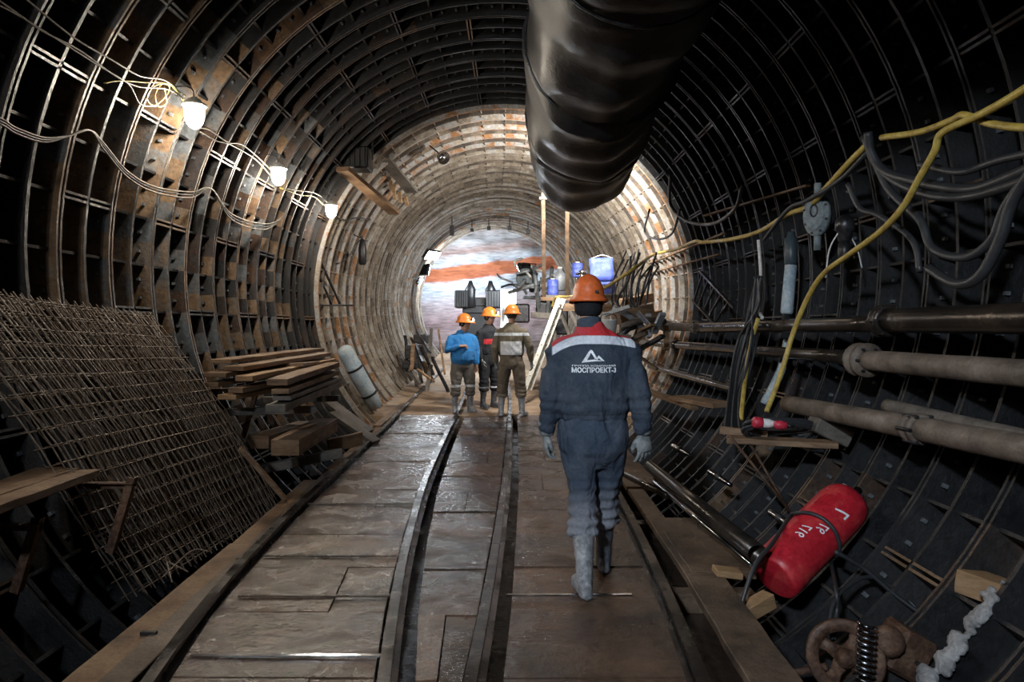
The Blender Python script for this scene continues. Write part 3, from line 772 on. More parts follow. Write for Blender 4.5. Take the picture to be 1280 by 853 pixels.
for poly in ([(388, 682), (440, 602), (455, 588), (462, 596), (446, 632), (424, 668)], [(455, 588), (468, 592), (500, 648), (486, 656), (462, 616), (452, 604)], [(388, 682), (424, 664), (480, 658), (556, 670), (480, 672)], [(492, 656), (512, 628), (530, 644), (556, 670), (530, 664), (514, 648), (504, 660)]):
    bm.faces.new([bm.verts.new(lp(*q)) for q in poly])
print_mesh(bm, 'mountain_emblem', M['print'])

# ---- the three men standing ahead
def man(label, X, D, rot, k, hat, jacket, trouser, boots, arms, legs, girth=1.0, jz=(.98, 1.5), lamp=0, face=(0, 1, 0), hands='skin', belly=0, gl=None, beard=None, headoff=(0, 0, 0)):
    root = thing('person', label, 'person', (X, D, fz(D))); root.rotation_euler = (0, 0, rot); root.scale = (k, k, k)
    hc = Vector((0, .02, 1.62))+Vector(headoff)
    b = NB(); headmesh(b, hc, face)
    loft(b, [((0, 0, 1.42), .07, .07), (hc+Vector((0, -.01, -.13)), .055, .06), (hc+Vector((0, 0, -.04)), .055, .06)])
    loft(b, [((0, 0, .85), .15, .1), ((0, 0, 1.1), .15, .1), ((0, 0, 1.33), .15, .1), ((0, 0, 1.44), .07, .07)])
    for a in arms: loft(b, [(a[0], .042, .042), (a[1], .036, .036), (a[2], .026, .026), (Vector(a[2])+(Vector(a[2])-Vector(a[1])).normalized()*.03, .026, .026)])
    for a in legs: loft(b, [(a[0], .07, .07), (a[1], .05, .05), (a[2], .035, .035), (Vector(a[2])-Vector((0, 0, .05)), .035, .04)])
    obj('body', fuse(b, .012, 2), M['skin'], root, True)
    b = NB(); z0, z1 = jz; g = girth
    loft(b, [((0, 0, z0), .185*g, .13*g), ((0, .02*belly, z0+.08), .195*g, (.14+.06*belly)*g), ((0, .03*belly, z0+.2), .195*g, (.14+.06*belly)*g), ((0, .01*belly, 1.28), .2*g, .14*g), ((0, 0, 1.37), .19*g, .12), ((0, 0, 1.43), .12, .09), ((0, 0, 1.49), .072, .075)], 24)
    for a in arms:
        A, B, D_ = [Vector(q) for q in a[:3]]; sg = 1 if A.x > 0 else -1
        loft(b, [(A+Vector((-sg*.07, 0, -.01)), .06, .075, (0, 1, 0)), (A+Vector((sg*.005, 0, -.035)), .07, .078, (0, 1, 0)), (A.lerp(B, .5), .065*g, .065*g, (0, 1, 0)), (B, .058*g, .058*g, (0, 1, 0)), (B.lerp(D_, .5), .052, .052, (0, 1, 0)), (D_, .04, .04, (0, 1, 0))], 16)
    obj('jacket', fuse(b, .013, 2, wrinkle(.013, X*3, (8, 8, 5))), jacket, root, True)
    b = NB()
    loft(b, [((0, 0, z0+.06), .17*g, .115*g), ((0, 0, .92), .185*g, .13*g), ((0, 0, .82), .18*g, .13*g), ((0, 0, .76), .15, .1)], 24)
    for a in legs:
        A, B, D_ = [Vector(q) for q in a[:3]]
        loft(b, [(A, .10*g, .11*g), (A.lerp(B, .5), .098*g, .105*g), (B, .085, .09), (B.lerp(D_, .3), .085, .088), (B.lerp(D_, .42), .085, .088), (B.lerp(D_, .46), .07, .07)], 18)
    obj('trousers', fuse(b, .013, 2, wrinkle(.014, X*7, (9, 9, 4.5), None, ((.36, .06, .5), (.5, .08, .3)))), trouser, root, True)
    for a in legs: boot(a[2], a[3], boots, root, .95, .38, knee=a[1])
    for q, a in enumerate(arms):
        A, B, D_ = [Vector(v) for v in a[:3]]; d = (D_-B).normalized()
        hd = Vector(a[3]) if len(a) > 3 else d
        cl = a[4] if len(a) > 4 else .5
        hand(D_+d*.015, hd, (-1 if A.x > 0 else 1, .2, 0) if abs(hd.z) > .5 else (0, -.3, -1), .185, 1, M[hands], root, 'glove' if hands != 'skin' else 'hand', cl, voxel=.007, thick=1.15)
    helmet(hc+Vector((0, 0, .025)), face, hat, root, lamp, 1.12)
    b = NB(); loft(b, [(hc+Vector((0, 0, -.06))-Vector(face).normalized()*.03, .07, .07), (hc-Vector(face).normalized()*.018, .08, .09), (hc+Vector((0, 0, .045))-Vector(face).normalized()*.012, .08, .095)], 18)
    obj('hair' if not gl else 'balaclava', fuse(b, .01, 1), M['hair'], root, True)
    for q in (-1, 1):
        f = Vector(face).normalized(); s = f.cross(Vector((0, 0, 1))); b = NB(); ball(b, hc+f*.084+s*.03*q+Vector((0, 0, .012)), .009, .009, .007, 10); obj('eye', b, M['black'], root, True)
    return root
def band_extra(bands, col=(.62, .66, .72), more=None):
    def f(nt, tc, sp, c):
        out = c
        for ax, lo, hi in bands: out = mixc(nt, step(nt, sp.outputs[ax], lo, hi), out, col)
        if more: out = more(nt, sp, out)
        return out
    return f
def c_more(nt, sp, out):   # white panel on the back of the waist
    a = mul(nt, step(nt, sp.outputs['X'], -.17, .17), step(nt, sp.outputs['Z'], .985, 1.2))
    neg = step(nt, sp.outputs['Y'], -1, -.03)
    return mixc(nt, mul(nt, a, neg), out, (.75, .78, .84))
def b_more(nt, sp, out):
    a = mul(nt, step(nt, sp.outputs['X'], .0, .16), step(nt, sp.outputs['Z'], 1.14, 1.23)); pos = step(nt, sp.outputs['Y'], .03, 1)
    return mixc(nt, mul(nt, a, pos), out, (.55, .04, .05))
M['shirt_blue'] = cloth('blue_sweatshirt', (.03, .20, .52), (.25, .36, .5), .25)
M['jk_black'] = cloth('black_work_jacket', (.022, .024, .03), (.09, .09, .1), .3, extra=band_extra([], more=b_more))
M['jk_olive'] = cloth('olive_brown_jacket', (.16, .135, .10), (.28, .25, .2), .3, extra=band_extra([('Z', 1.29, 1.335)], more=c_more))
M['tr_grey'] = cloth('grey_brown_trousers', (.13, .12, .11), (.28, .24, .2), .4, extra=band_extra([('Z', .455, .50)]))
M['tr_black'] = cloth('black_trousers', (.02, .022, .026), (.1, .1, .1), .3, extra=band_extra([('Z', .36, .385)]))
M['tr_brown'] = cloth('brown_trousers', (.13, .105, .08), (.25, .21, .17), .35, zdirt=(.3, .4))
PA, PB, PC = 12.35, 12.9, 11.85
man('stout worker in a blue sweatshirt, one hand raised to his chest', (578-640)/FPX*PA, PA, math.radians(-158), 1.0,
    M['hat_orange2'], M['shirt_blue'], M['tr_grey'], M['boot_grey'],
    [[(-.2, 0, 1.36), (-.27, .0, 1.1), (-.25, .06, .86)], [(.2, 0, 1.36), (.30, .07, 1.12), (.12, .24, 1.2), (-1, .35, .1), 1.2]],
    [[(-.1, 0, .86), (-.14, .02, .48), (-.15, .0, .09), (-.2, 1, 0)], [(.1, 0, .86), (.13, .02, .48), (.14, -.02, .09), (.3, 1, 0)]], 1.12, (.9, 1.5), 1, (-.75, .7, 0), 'skin', 1.0, headoff=(-.02, .03, -.01))
man('worker in black clothing with lit headlamp, middle one of the three standing men', (611-640)/FPX*PB, PB, math.radians(-140), 1.06,
    M['hat_orange2'], M['jk_black'], M['tr_black'], M['boot_dark'],
    [[(-.19, 0, 1.36), (-.25, .0, 1.1), (-.22, .12, .88)], [(.19, 0, 1.36), (.25, .0, 1.1), (.24, .1, .87)]],
    [[(-.1, 0, .86), (-.12, .02, .48), (-.12, .0, .09), (-.2, 1, 0)], [(.1, 0, .86), (.12, .02, .48), (.13, .0, .09), (.2, 1, 0)]], .95, (.95, 1.5), 1, (-.35, .9, 0), 'glove', 0)
man('worker in olive brown jacket with white back panel, seen from behind', (639.5-640)/FPX*PC, PC, math.radians(-8), 1.09,
    M['hat_orange2'], M['jk_olive'], M['tr_brown'], M['boot_grey'],
    [[(-.19, 0, 1.36), (-.27, -.02, 1.11), (-.27, .06, .86)], [(.19, 0, 1.36), (.29, .0, 1.12), (.31, .06, .88)]],
    [[(-.1, 0, .86), (-.15, .02, .48), (-.17, .0, .09), (-.2, 1, 0)], [(.1, 0, .86), (.14, .02, .48), (.17, .0, .09), (.3, 1, 0)]], 1.0, (.97, 1.5), 0, (-.1, 1, 0), 'glove', 0, gl=1)
# ------------------------------------------------------------------ lamps and wiring on the left
M['globe'] = emit('lit_glass_globe', (1, .88, .72), 300, (.9, .9, .9))
LAMPP = []
def lamp(p, label, s=1.0):
    t = thing('bulkhead_lamp', label, 'lamp', p, 'bulkhead lamps strung along the left wall')
    b = NB(); rev(b, (0, 0, .075*s), (0, 0, 1), [(-.008, .098*s), (.004, .105*s), (.014, .102*s), (.022, .07*s), (.05, .055*s), (.065, .03*s), (.08, .012*s)], 24); obj('cap', b, M['white'], t, True)
    b = NB(); rev(b, (0, 0, .07*s), (0, 0, -1), [(0, .08*s), (.03, .082*s), (.1, .078*s), (.15, .064*s), (.18, .04*s), (.195, .012*s)], 24); obj('globe', b, M['globe'], t, True)
    b = NB(); tube(b, [(0, 0, .14*s), (-.02, 0, .22*s), (-.12, .02, .25*s), (-.3, .02, .22*s)], .006, 6); obj('hanger', b, M['steel'], t, True)
    LAMPP.append(Vector(p)); return t
LPX = [(243, 143), (348, 219), (414, 263)]
LAB = ['brightly lit bulkhead lamp nearest the camera, beside the coiled yellow wire', 'lit bulkhead lamp in the middle of the row of three', 'lit bulkhead lamp farthest along, beside the ring of the brighter section']
for (px, py), l in zip(LPX, LAB): lamp(hit(px, py, 2.93), l)
p0 = LAMPP[0].copy()
lamp((p0.x, p0.y-5.2, p0.z+.02), 'lit bulkhead lamp of the same row, behind the camera')
def wp(pts, r=3.12):
    return [hit(p[0], p[1], p[2] if len(p) > 2 else r) for p in pts]
def cable(name, pts, rad, mat_, label, cat='cable', group=None, parent=None, n=6, world=False):
    b = NB(); tube(b, pts if world else wp(pts), rad, n, 7); o = obj(name, b, mat_, parent, True)
    if not parent: tag(o, label, cat, group)
    return o
G1 = 'thin supply cables on the left wall'
cable('cable', [(-60, -40), (12, 10), (52, 38), (98, 62), (140, 92), (172, 108), (210, 112), (236, 128)], .007, M['cable_grey'], 'thin grey supply cable running from the upper left corner to the nearest lamp', group=G1)
cable('cable', [(-60, -75), (28, -5), (70, 30), (100, 52), (140, 75), (175, 95), (205, 100), (228, 118)], .007, M['cable_grey'], 'upper of the thin grey cables reaching the nearest lamp from the upper left', group=G1)
cable('cable', [(-60, -20), (10, 12), (60, 42), (120, 80), (160, 105), (175, 130), (195, 133)], .006, M['cable_grey'], 'thin grey cable ending below the coiled yellow wire', group=G1)
cable('cable', [(130, 104), (150, 101), (180, 103), (212, 106), (232, 130)], .005, M['yellow_wire'], 'thin yellow wire stretched just above the wire coil', 'wire')
cable('wire_coil', [(232, 120), (215, 108), (200, 105), (188, 112), (184, 124), (192, 132), (204, 124), (212, 110), (204, 104), (194, 118), (198, 133), (208, 128), (205, 108)], .005, M['yellow_wire'], 'tangled loops of yellow wire left of the nearest lamp', 'wire')
cable('cable', [(250, 160), (262, 163), (285, 178), (300, 180), (315, 190), (338, 212)], .007, M['cable_grey'], 'grey cable linking the nearest lamp to the middle lamp', group=G1)
cable('cable', [(250, 165), (270, 176), (290, 182), (320, 200), (340, 222)], .007, M['cable_grey'], 'lower grey cable between the nearest and the middle lamp', group=G1)
cable('cable', [(355, 235), (370, 238), (388, 240), (400, 245), (412, 256)], .008, M['cable_grey'], 'sagging cable between the middle lamp and the farthest lamp', group=G1)
cable('cable', [(350, 235), (375, 244), (392, 246), (404, 256)], .007, M['yellow_wire'], 'yellowish wire between the middle lamp and the farthest lamp', group=G1)
cable('cable', [(420, 272), (432, 275), (448, 272), (462, 276)], .01, M['cable'], 'short dark cable leaving the farthest lamp to the right', group=G1)
G2 = 'lower cable run looped along the left wall'
for k in range(3):
    o_ = k*3.5
    cable('cable', [(-60, 125+o_), (0, 148+o_), (20, 160+o_), (55, 172+o_*.8), (85, 170), (112, 163), (130, 180+o_), (160, 215+o_), (195, 234+o_), (240, 240+o_), (264, 236), (290, 268+o_), (330, 280+o_), (352, 272), (365, 248)], .008, [M['cable_grey'], M['cable'], M['cable_grey']][k], 'lower grey cable looped from hook to hook along the left wall', group=G2)
# unlit hanging lamp / dark fitting beyond the ring
t = thing('hanging_fitting', 'small dark cylindrical fitting hanging on a cable by the left wall ahead', 'lamp', at(453, 312, 13.2))
b = NB(); rev(b, (0, 0, -.3), (0, 0, 1), [(0, .05), (.03, .075), (.3, .08), (.42, .06), (.5, .03)], 14); obj('housing', b, M['black'], t, True)
b = NB(); tube(b, [(0, 0, .2), (0, .0, .26), (-.05, .1, .25), (-.2, .2, .3)], .01, 6); obj('hook', b, M['steel'], t, True)
D_ = 12.6
b = NB(); tube(b, [at(404, 305, D_), at(415, 328, D_), at(432, 325, 13), at(446, 305, 13.2), at(453, 298, 13.2)], .012, 6)
tag(obj('cable', b, M['cable'], None, True), 'black cable looping up to the small dark hanging fitting', 'cable')
# steel bracket on the ring
t = thing('wall_bracket', 'thin black steel bracket with two diagonal struts at the ring edge', 'bracket', at(402, 383, 11.7))
o0 = Vector(t.location)
for nm_, a, c in (('crossbar', (398, 382), (441, 382)), ('strut', (400, 326), (425, 380)), ('strut', (399, 345), (415, 381))):
    b = NB(); bar(b, at(*a, 11.75)-o0, at(*c, 12.3)-o0, .03, .03); obj(nm_, b, M['steel'], t)

# ------------------------------------------------------------------ timber and floodlight under the roof
t = thing('floodlight', 'dark boxy floodlight hung high on the left, above the sloping timber beam', 'lamp', at(447, 200, 11.0))
b = NB(); box(b, (0, 0, 0), .42, .4, .34); box(b, (0, .0, .2), .1, .1, .12); obj('housing', b, M['black'], t, False, .02)
b = NB()
for k in range(5): box(b, (-.16+.08*k, -.22, 0), .012, .05, .28)
obj('cooling_fins', b, M['black'], t)
b = NB(); bar(b, (-.24, 0, .0), (-.24, 0, .36), .03, .012); bar(b, (.24, 0, .0), (.24, 0, .36), .03, .012); bar(b, (-.24, 0, .36), (.24, 0, .36), .03, .012); bar(b, (0, 0, .36), (0, 0, .75), .03, .03); obj('yoke', b, M['steel'], t)
b = NB(); bar(b, at(428, 211, 10.3), at(493, 266, 12.4), .2, .07, rough=.004)
tag(obj('timber_beam', b, M['wood'], None), 'timber beam sloping down under the roof on the left, above the lit section', 'beam')
b = NB(); bar(b, at(478, 196, 12.0), at(515, 240, 13.4), .24, .05, rough=.004)  # solid strip modelled in place of the beam's cast shadow
tag(obj('roof_shadow_strip', b, M['wood_grey'], None), 'dark strip standing for the shadow just behind the sloping timber beam', 'board')
for k, (x, y, l) in enumerate(((487, 222, .22), (492, 232, .26), (499, 240, .2), (507, 246, .16))):
    b = NB(); p = at(x, y, 13.2); bar(b, p, p+Vector((.02, .05, -l)), .07, .03, rough=.008)
    tag(obj('splintered_slat', b, M['wood_fresh'], None), 'pale splintered slat sticking out below the dark roof shadow strip', 'wood', 'splintered slats by the roof shadow strip')
# second floodlight, unlit, on the bright part of the roof
t = thing('spotlight', 'small metal spotlight fixed to the brightly lit roof', 'lamp', at(550, 194, 12.6))
b = NB(); rev(b, (0, 0, 0), (.5, -.6, -.5), [(0, .05), (.04, .09), (.14, .11), (.16, .12)], 16); obj('housing', b, M['steel_bright'], t, True)
b = NB(); bar(b, (0, .02, .02), (-.2, .1, .2), .05, .02); obj('arm', b, M['steel'], t)
b = NB(); tube(b, [(0, 0, -.02), (-.05, .0, -.12), (-.12, .05, -.1), (-.1, .1, .1)], .009, 6); obj('cord', b, M['white'], t, True)
b = NB(); pts = [at(400, 138, 9.5), at(408, 131, 9.5), at(416, 122, 9.55)]
for w_, q in ((.02, 0), (.07, 1), (.01, 2)): pass
bar(b, pts[0], pts[1], .07, .004, rough=.004); bar(b, pts[1], pts[2], .04, .004, rough=.004)
tag(obj('cloth_scrap', b, M['white']), 'small pale rag caught on the dark roof ribs', 'rag')
G3 = 'small fittings hanging from the far roof ring'
for x, y, D, h in ((565, 282, 20, .3), (637, 283, 21, .12), (611, 283, 22, .12), (590, 286, 22, .1), (660, 287, 20, .14)):
    t = thing('roof_hanger', 'small dark fitting hanging from the roof before the rock face', 'fitting', at(x, y, D), G3)
    b = NB(); box(b, (0, 0, -h/2), .12, .12, h); box(b, (0, 0, .1), .03, .03, .3); obj('body', b, M['black'], t, False, .01)

# ------------------------------------------------------------------ stacked rebar mesh sheets
def sheet(cA, cB, cC, cD, nx, nz, seed, label, rad=.0045):
    """cA top near, cB top far, cC bottom far, cD bottom near"""
    rng = random.Random(seed); b = NB()
    cA, cB, cC, cD = map(Vector, (cA, cB, cC, cD)); nrm = (cB-cA).cross(cD-cA).normalized()
    def S(u, v):
        p = cA.lerp(cB, u).lerp(cD.lerp(cC, u), v)
        return p+nrm*(.05*noise.noise(Vector((u*3+seed, v*3, 0)))-.10*math.sin(v*PI)*.6)
    for i in range(nx):
        u = i/(nx-1)+rng.uniform(-.002, .002); tube(b, [S(u, -.02+1.04*k/6) for k in range(7)], rad, 4, 0, caps=False)
    for i in range(nz):
        v = i/(nz-1); off = nrm*rad*1.6; tube(b, [S(-.02+1.04*k/8, v)+off for k in range(9)], rad, 4, 0, caps=False)
    return tag(obj('rebar_mesh', b, M['rebar'], None, True), label, 'rebar mesh', 'rebar mesh sheets leaning on the left wall')
A_ = Vector((-3.12, 3.55, 1.76)); B_ = hit(180, 392, 3.18); C_ = Vector((-2.17, 6.35, -.12)); Dd = Vector((-2.22, 4.15, -.02))
lb = ['rusty rebar mesh sheet, front one of the leaning stack by the walkway', 'rusty rebar mesh sheet, second from the front in the leaning stack', 'rusty rebar mesh sheet in the middle of the leaning stack', 'rusty rebar mesh sheet, second from the wall in the leaning stack', 'rusty rebar mesh sheet nearest the wall in the leaning stack']
for k in range(5):
    o_ = Vector((-.035*k, (-.06, .10, -.03, .14, .03)[k], -.01*k)); q = Vector((0, (.0, .12, -.1, .05, .1)[k], 0))
    sheet(A_+o_+Vector((.13, 0, .0)), B_+o_-q+Vector((.1, 0, -.02)), C_+o_, Dd+o_+q, 27, 19, k+1, lb[k])
# bent loose bars at the foot of the sheets
for k, (pa, pb, pc) in enumerate((((150, 655), (185, 700), (235, 715)), ((170, 640), (200, 690), (215, 728)), ((205, 720), (240, 700), (262, 690)))):
    b = NB(); tube(b, [atz(*pa, .1), atz(*pb, .0)+Vector((0, 0, .06)), atz(*pc, .02)], .005, 5)
    tag(obj('loose_rebar', b, M['rebar'], None, True), 'bent rusty bar lying at the foot of the mesh sheets', 'rebar', 'bent bars under the mesh sheets')

# ------------------------------------------------------------------ walkway boards and trench edge on the left
def beamobj(name, p0, p1, wd, th, mat_, label, cat='plank', group=None, up=Vector((0, 0, 1)), rough=.003):
    b = NB(); bar(b, p0, p1, wd, th, up, rough=rough); return tag(obj(name, b, mat_, None, False, .004), label, cat, group)
GW = 'walkway planks left of the outer rail'
beamobj('walkway_plank', (-1.70, 1.6, -.03), (-1.80, 4.55, -.03), .15, .05, M['wood_mud'], 'muddy walkway plank nearest the camera, next to the outer left rail', 'plank', GW)
beamobj('walkway_plank', (-1.88, 1.9, -.04), (-1.95, 4.9, -.03), .17, .05, M['wood'], 'broken walkway plank at the trench edge, bottom left of the photo', 'plank', GW)
beamobj('walkway_plank', (-1.82, 4.58, -.03), (-1.95, 7.4, -.03), .14, .05, M['wood_mud'], 'walkway plank beside the rail, alongside the leaning mesh sheets', 'plank', GW)
beamobj('walkway_plank', (-1.97, 4.93, -.04), (-2.08, 7.0, -.04), .13, .05, M['wood'], 'narrow plank at the trench edge, below the leaning mesh sheets', 'plank', GW)
beamobj('walkway_plank', (-1.98, 7.45, -.03), (-2.06, 10.6, -.03), .14, .06, M['wood'], 'walkway plank beside the rail, below the plank stack', 'plank', GW)
beamobj('walkway_plank', (-2.10, 10.6, .0), (-2.15, 13.5, .02), .13, .07, M['wood'], 'walkway plank beside the rail, at the foot of the pale cylinder', 'plank', GW)
GK = 'cross bearers under the left walkway'
for k in range(6):
    y = 2.6+1.5*k; beamobj('cross_bearer', (-2.05, y, -.14), (-1.5, y, -.14), .12, .12, M['wood_mud'], 'dark timber bearer under the left walkway', 'beam', GK)
# broken end bits
b = NB(); bar(b, atz(176, 792, 0), atz(196, 792, 0), .02, .02); tag(obj('metal_clip', b, M['steel']), 'small metal clip between two walkway planks, bottom left', 'clip')
# steel cross strips pressed on the deck
GS = 'flat steel strips across the deck joints'
for k, (y, xs) in enumerate(((820, (238, 480)), (744, (634, 790)), (745, (298, 490)), (695, (330, 505)), (630, (385, 525)))):
    pa, pb = atz(xs[0], y, .012), atz(xs[1], y, .012)
    b = NB(); bar(b, pa, pb, .022, .01, rough=.001)
    w_ = ['across the left boards, nearest the camera', 'beneath the walking worker\'s rear boot', 'across the left boards, second nearest', 'across the left boards, third nearest', 'across the left boards, farthest'][k]
    tag(obj('steel_strip', b, M['steel_bright'] if k < 2 else M['deck']), 'flat steel strip '+w_, 'strip', GS)

# ------------------------------------------------------------------ shelf and brackets, bottom left
GB = 'angle iron brackets on the left wall'
def bracket(hx, hy, lx, ly, D, label, wx=None):
    h = at(hx, hy, D); l = at(lx, ly, D); wv = wx if wx else Vector((-.55, .0, 0)); t = thing('angle_bracket', label, 'bracket', h, GB)
    b = NB(); bar(b, (.02, 0, 0), wv, .05, .006); bar(b, (.02, .025, -.02), wv+Vector((0, .025, -.02)), .006, .04); obj('arm', b, M['rust'], t)
    b = NB(); bar(b, (0, 0, .03), l-h, .045, .006, Vector((0, 1, 0))); bar(b, (0.02, .02, .03), l-h+Vector((.02, .02, 0)), .006, .04, Vector((0, 1, 0))); obj('leg', b, M['rust'], t)
    return t
bracket(164, 604, 136, 692, 3.95, 'rusty angle bracket with a leg under the small plank shelf')
bracket(45, 656, 17, 742, 3.45, 'rusty angle bracket at the left edge, nearest the camera')
bracket(322, 486, 303, 548, 7.2, 'rusty angle bracket with a leg under the plank stack')
GP = 'planks of the small shelf, bottom left'
def plk(pa, da, pb, db, w_, th, mt, label, group, cat='plank', name='plank'):
    return beamobj(name, at(*pa, da), at(*pb, db), w_, th, mt, label, cat, group)
plk((-95, 650), 3.0, (62, 588), 4.1, .16, .04, M['wood'], 'inner plank of the small shelf at the left edge', GP)
plk((-60, 652), 2.9, (110, 592), 3.95, .13, .045, M['wood'], 'outer plank of the small shelf at the left edge', GP)
plk((-80, 645), 2.95, (88, 589), 4.0, .10, .04, M['wood'], 'middle plank of the small shelf at the left edge', GP)

# ------------------------------------------------------------------ plank stack
GT = 'planks stacked along the left wall'
stack = [  # near end px, depth, far end px, depth, width, thickness, material, words
 ((276, 452), 6.5, (395, 437), 8.6, .22, .04, 'wood', 'topmost long plank at the back of the stack by the wall'),
 ((292, 461), 6.4, (404, 443), 8.4, .20, .045, 'wood', 'second plank from the wall near the top of the stack'),
 ((268, 469), 6.3, (390, 449), 8.5, .22, .045, 'wood', 'wide plank lying under the topmost back planks'),
 ((305, 473), 6.3, (412, 451), 8.4, .17, .05, 'wood_fresh', 'light brown plank with a clear sawn end in the middle of the stack'),
 ((262, 481), 6.3, (392, 462), 8.3, .17, .04, 'wood', 'plank whose end juts out farthest left in the stack'),
 ((294, 488), 6.2, (398, 469), 8.3, .14, .05, 'wood', 'plank with a pale end below the left jutting plank'),
 ((283, 497), 6.2, (392, 476), 8.2, .18, .045, 'wood_fresh', 'lowest plank on the left side of the stack'),
 ((346, 478), 6.2, (415, 456), 8.2, .19, .06, 'wood', 'thick brown plank on the right side of the stack'),
 ((366, 456), 7.3, (412, 452), 8.8, .24, .04, 'wood', 'short flat plank lying on top of the stack at the right'),
 ((350, 490), 6.2, (416, 466), 8.2, .16, .045, 'wood', 'plank directly under the thick brown plank at the right'),
 ((352, 498), 6.25, (417, 474), 8.2, .17, .04, 'wood_grey', 'thin grey plank low on the right side of the stack'),
 ((344, 511), 6.15, (418, 480), 8.2, .18, .07, 'wood_grey', 'thick grey plank at the bottom right of the stack'),
]
for pa, da, pb, db, w_, th, mt, words in stack: plk(pa, da, pb, db, w_, th, M[mt], words, GT)
plk((356, 560), 6.3, (408, 531), 7.9, .26, .15, M['wood'], 'thick squared timber below the plank stack, front one', 'squared timbers below the plank stack', 'timber', 'timber')
plk((322, 553), 6.8, (384, 533), 8.3, .22, .13, M['wood'], 'thick squared timber below the plank stack, behind the front one', 'squared timbers below the plank stack', 'timber', 'timber')
plk((410, 558), 8.0, (452, 548), 8.4, .05, .16, M['wood'], 'short board stub beyond the squared timbers', None, 'board', 'board')
beamobj('bearer', at(285, 515, 6.7), at(395, 512, 7.0), .08, .07, M['wood_grey'], 'dark bearer carrying the near end of the plank stack', 'beam')
beamobj('bearer', at(330, 500, 8.0), at(425, 498, 8.1), .08, .07, M['wood_grey'], 'dark bearer carrying the far end of the plank stack', 'beam')
beamobj('bearer', at(300, 592, 6.9), at(428, 566, 7.2), .10, .09, M['wood_grey'], 'dark bearer below the squared timbers', 'beam')
GQ = 'dark boards leaning at the ring edge'
plk((404, 497), 9.6, (461, 541), 9.4, .26, .05, M['wood_grey'], 'upper of the two dark boards leaning by the ring edge', GQ, 'board', 'leaning_board')
plk((416, 516), 9.3, (470, 553), 9.1, .22, .05, M['wood_grey'], 'lower of the two dark boards leaning by the ring edge', GQ, 'board', 'leaning_board')
beamobj('long_board', at(300, 560, 6.0), at(356, 624, 6.1), .1, .035, M['wood'], 'narrow board at the right edge of the mesh sheets', 'board')

# ------------------------------------------------------------------ pale cylinder strapped to the far lining
M['paleblue'] = grimy('pale_blue_wrapping', (.30, .39, .47), (.42, .52, .60), (.55, .57, .55), 5, (.5, .8), 0, .3)
p0, p1 = at(430, 437, 11.75), at(470, 508, 12.1); dv = p1-p0; Lc = dv.length
t = thing('wrapped_cylinder', 'long pale blue cylinder strapped against the lit lining on the left', 'cylinder', p0)
b = NB(); rev(b, (0, 0, 0), dv, [(-.06, .04), (-.04, .09), (0, .13), (.1, .14), (.3, .138), (.31, .143), (Lc*.5, .135), (Lc*.8, .137), (Lc, .12), (Lc+.03, .08)], 20); obj('body', b, M['paleblue'], t, True)
for f_ in (.33, .78):
    b = NB(); rev(b, dv*f_, dv, [(-.02, .146), (0, .15), (.02, .146)], 20); obj('strap', b, M['black'], t, True)
# clutter along the left foot of the far section
GR = 'scrap leaning at the far left wall'
rng = random.Random(5)
M['pipe_dark0'] = grimy('grimy_box', (.02, .018, .017), (.05, .045, .04), None, 5, (.4, .7))
for k in range(16):
    x = rng.uniform(505, 545); y = rng.uniform(408, 470); D = rng.uniform(15, 18)
    p = at(x, y, D); b = NB(); bar(b, p, p+Vector((rng.uniform(-.1, .5), rng.uniform(-.3, .3), -rng.uniform(.4, 1.0))), .08, .05, rough=.01)
    tag(obj('scrap_board', b, M[rng.choice(['wood_grey', 'steel', 'wood'])]), 'dark scrap board leaning at the foot of the far left wall', 'scrap', GR)
for k, (x, y, D, w_, h) in enumerate(((520, 440, 17.6, .5, .35), (527, 424, 17.9, .35, .25), (517, 456, 17.2, .5, .22))):
    t = thing('machine_crate', ['dark bulky box at the foot of the far left wall', 'dark box stacked on top at the far left wall', 'low dark box on the ground at the far left wall'][k], 'box', at(x, y, D))
    b = NB(); box(b, (0, 0, 0), w_, .6, h); obj('body', b, M['pipe_dark0'], t, False, .03)
    b = NB(); box(b, (0, -.31, h*.2), w_*.8, .03, .05); box(b, (0, -.31, -h*.2), w_*.8, .03, .05); obj('rib', b, M['black'], t)
beamobj('long_pole', at(548, 412, 15), at(556, 468, 14.2), .04, .04, M['wood'], 'thin pale pole leaning at the far left wall', 'pole')
beamobj('long_pole', at(522, 462, 14.5), at(538, 474, 14), .05, .04, M['wood_fresh'], 'short pale stick on the ground at the far left wall', 'stick')
# ------------------------------------------------------------------ pipes along the right wall
def pipe(p0, p1, rad, mat_, label, joints=(), jr=1.35, jl=.1, group='pipes along the right wall', jm=None):
    p0, p1 = Vector(p0), Vector(p1); d = p1-p0; L = d.length
    b = NB(); n = 14; prof = [(L*i/n, rad*(1+.012*math.sin(i*2.3))) for i in range(n+1)]
    rev(b, (0, 0, 0), d, prof, 20); t = obj('pipe', b, mat_, None, True); t.location = p0
    tag(t, label, 'pipe', group)
    for f_ in joints:
        b = NB(); rev(b, d.normalized()*(f_-jl/2), d, [(0, rad*1.05), (0.005, rad*jr), (jl*.3, rad*jr), (jl*.31, rad*1.15), (jl*.65, rad*1.15), (jl*.66, rad*jr), (jl-.005, rad*jr), (jl, rad*1.05)], 20); cp = obj('coupling', b, jm or mat_, t, True)
        for q in range(6):
            a = q*PI/3; s, _, u = frame(d); b = NB(); c = d.normalized()*(f_-jl*.62)+(s*math.cos(a)+u*math.sin(a))*rad*1.2; rev(b, c, d, [(0, .012), (jl*1.2, .012)], 6); obj('bolt', b, M['steel'], cp)
    return t
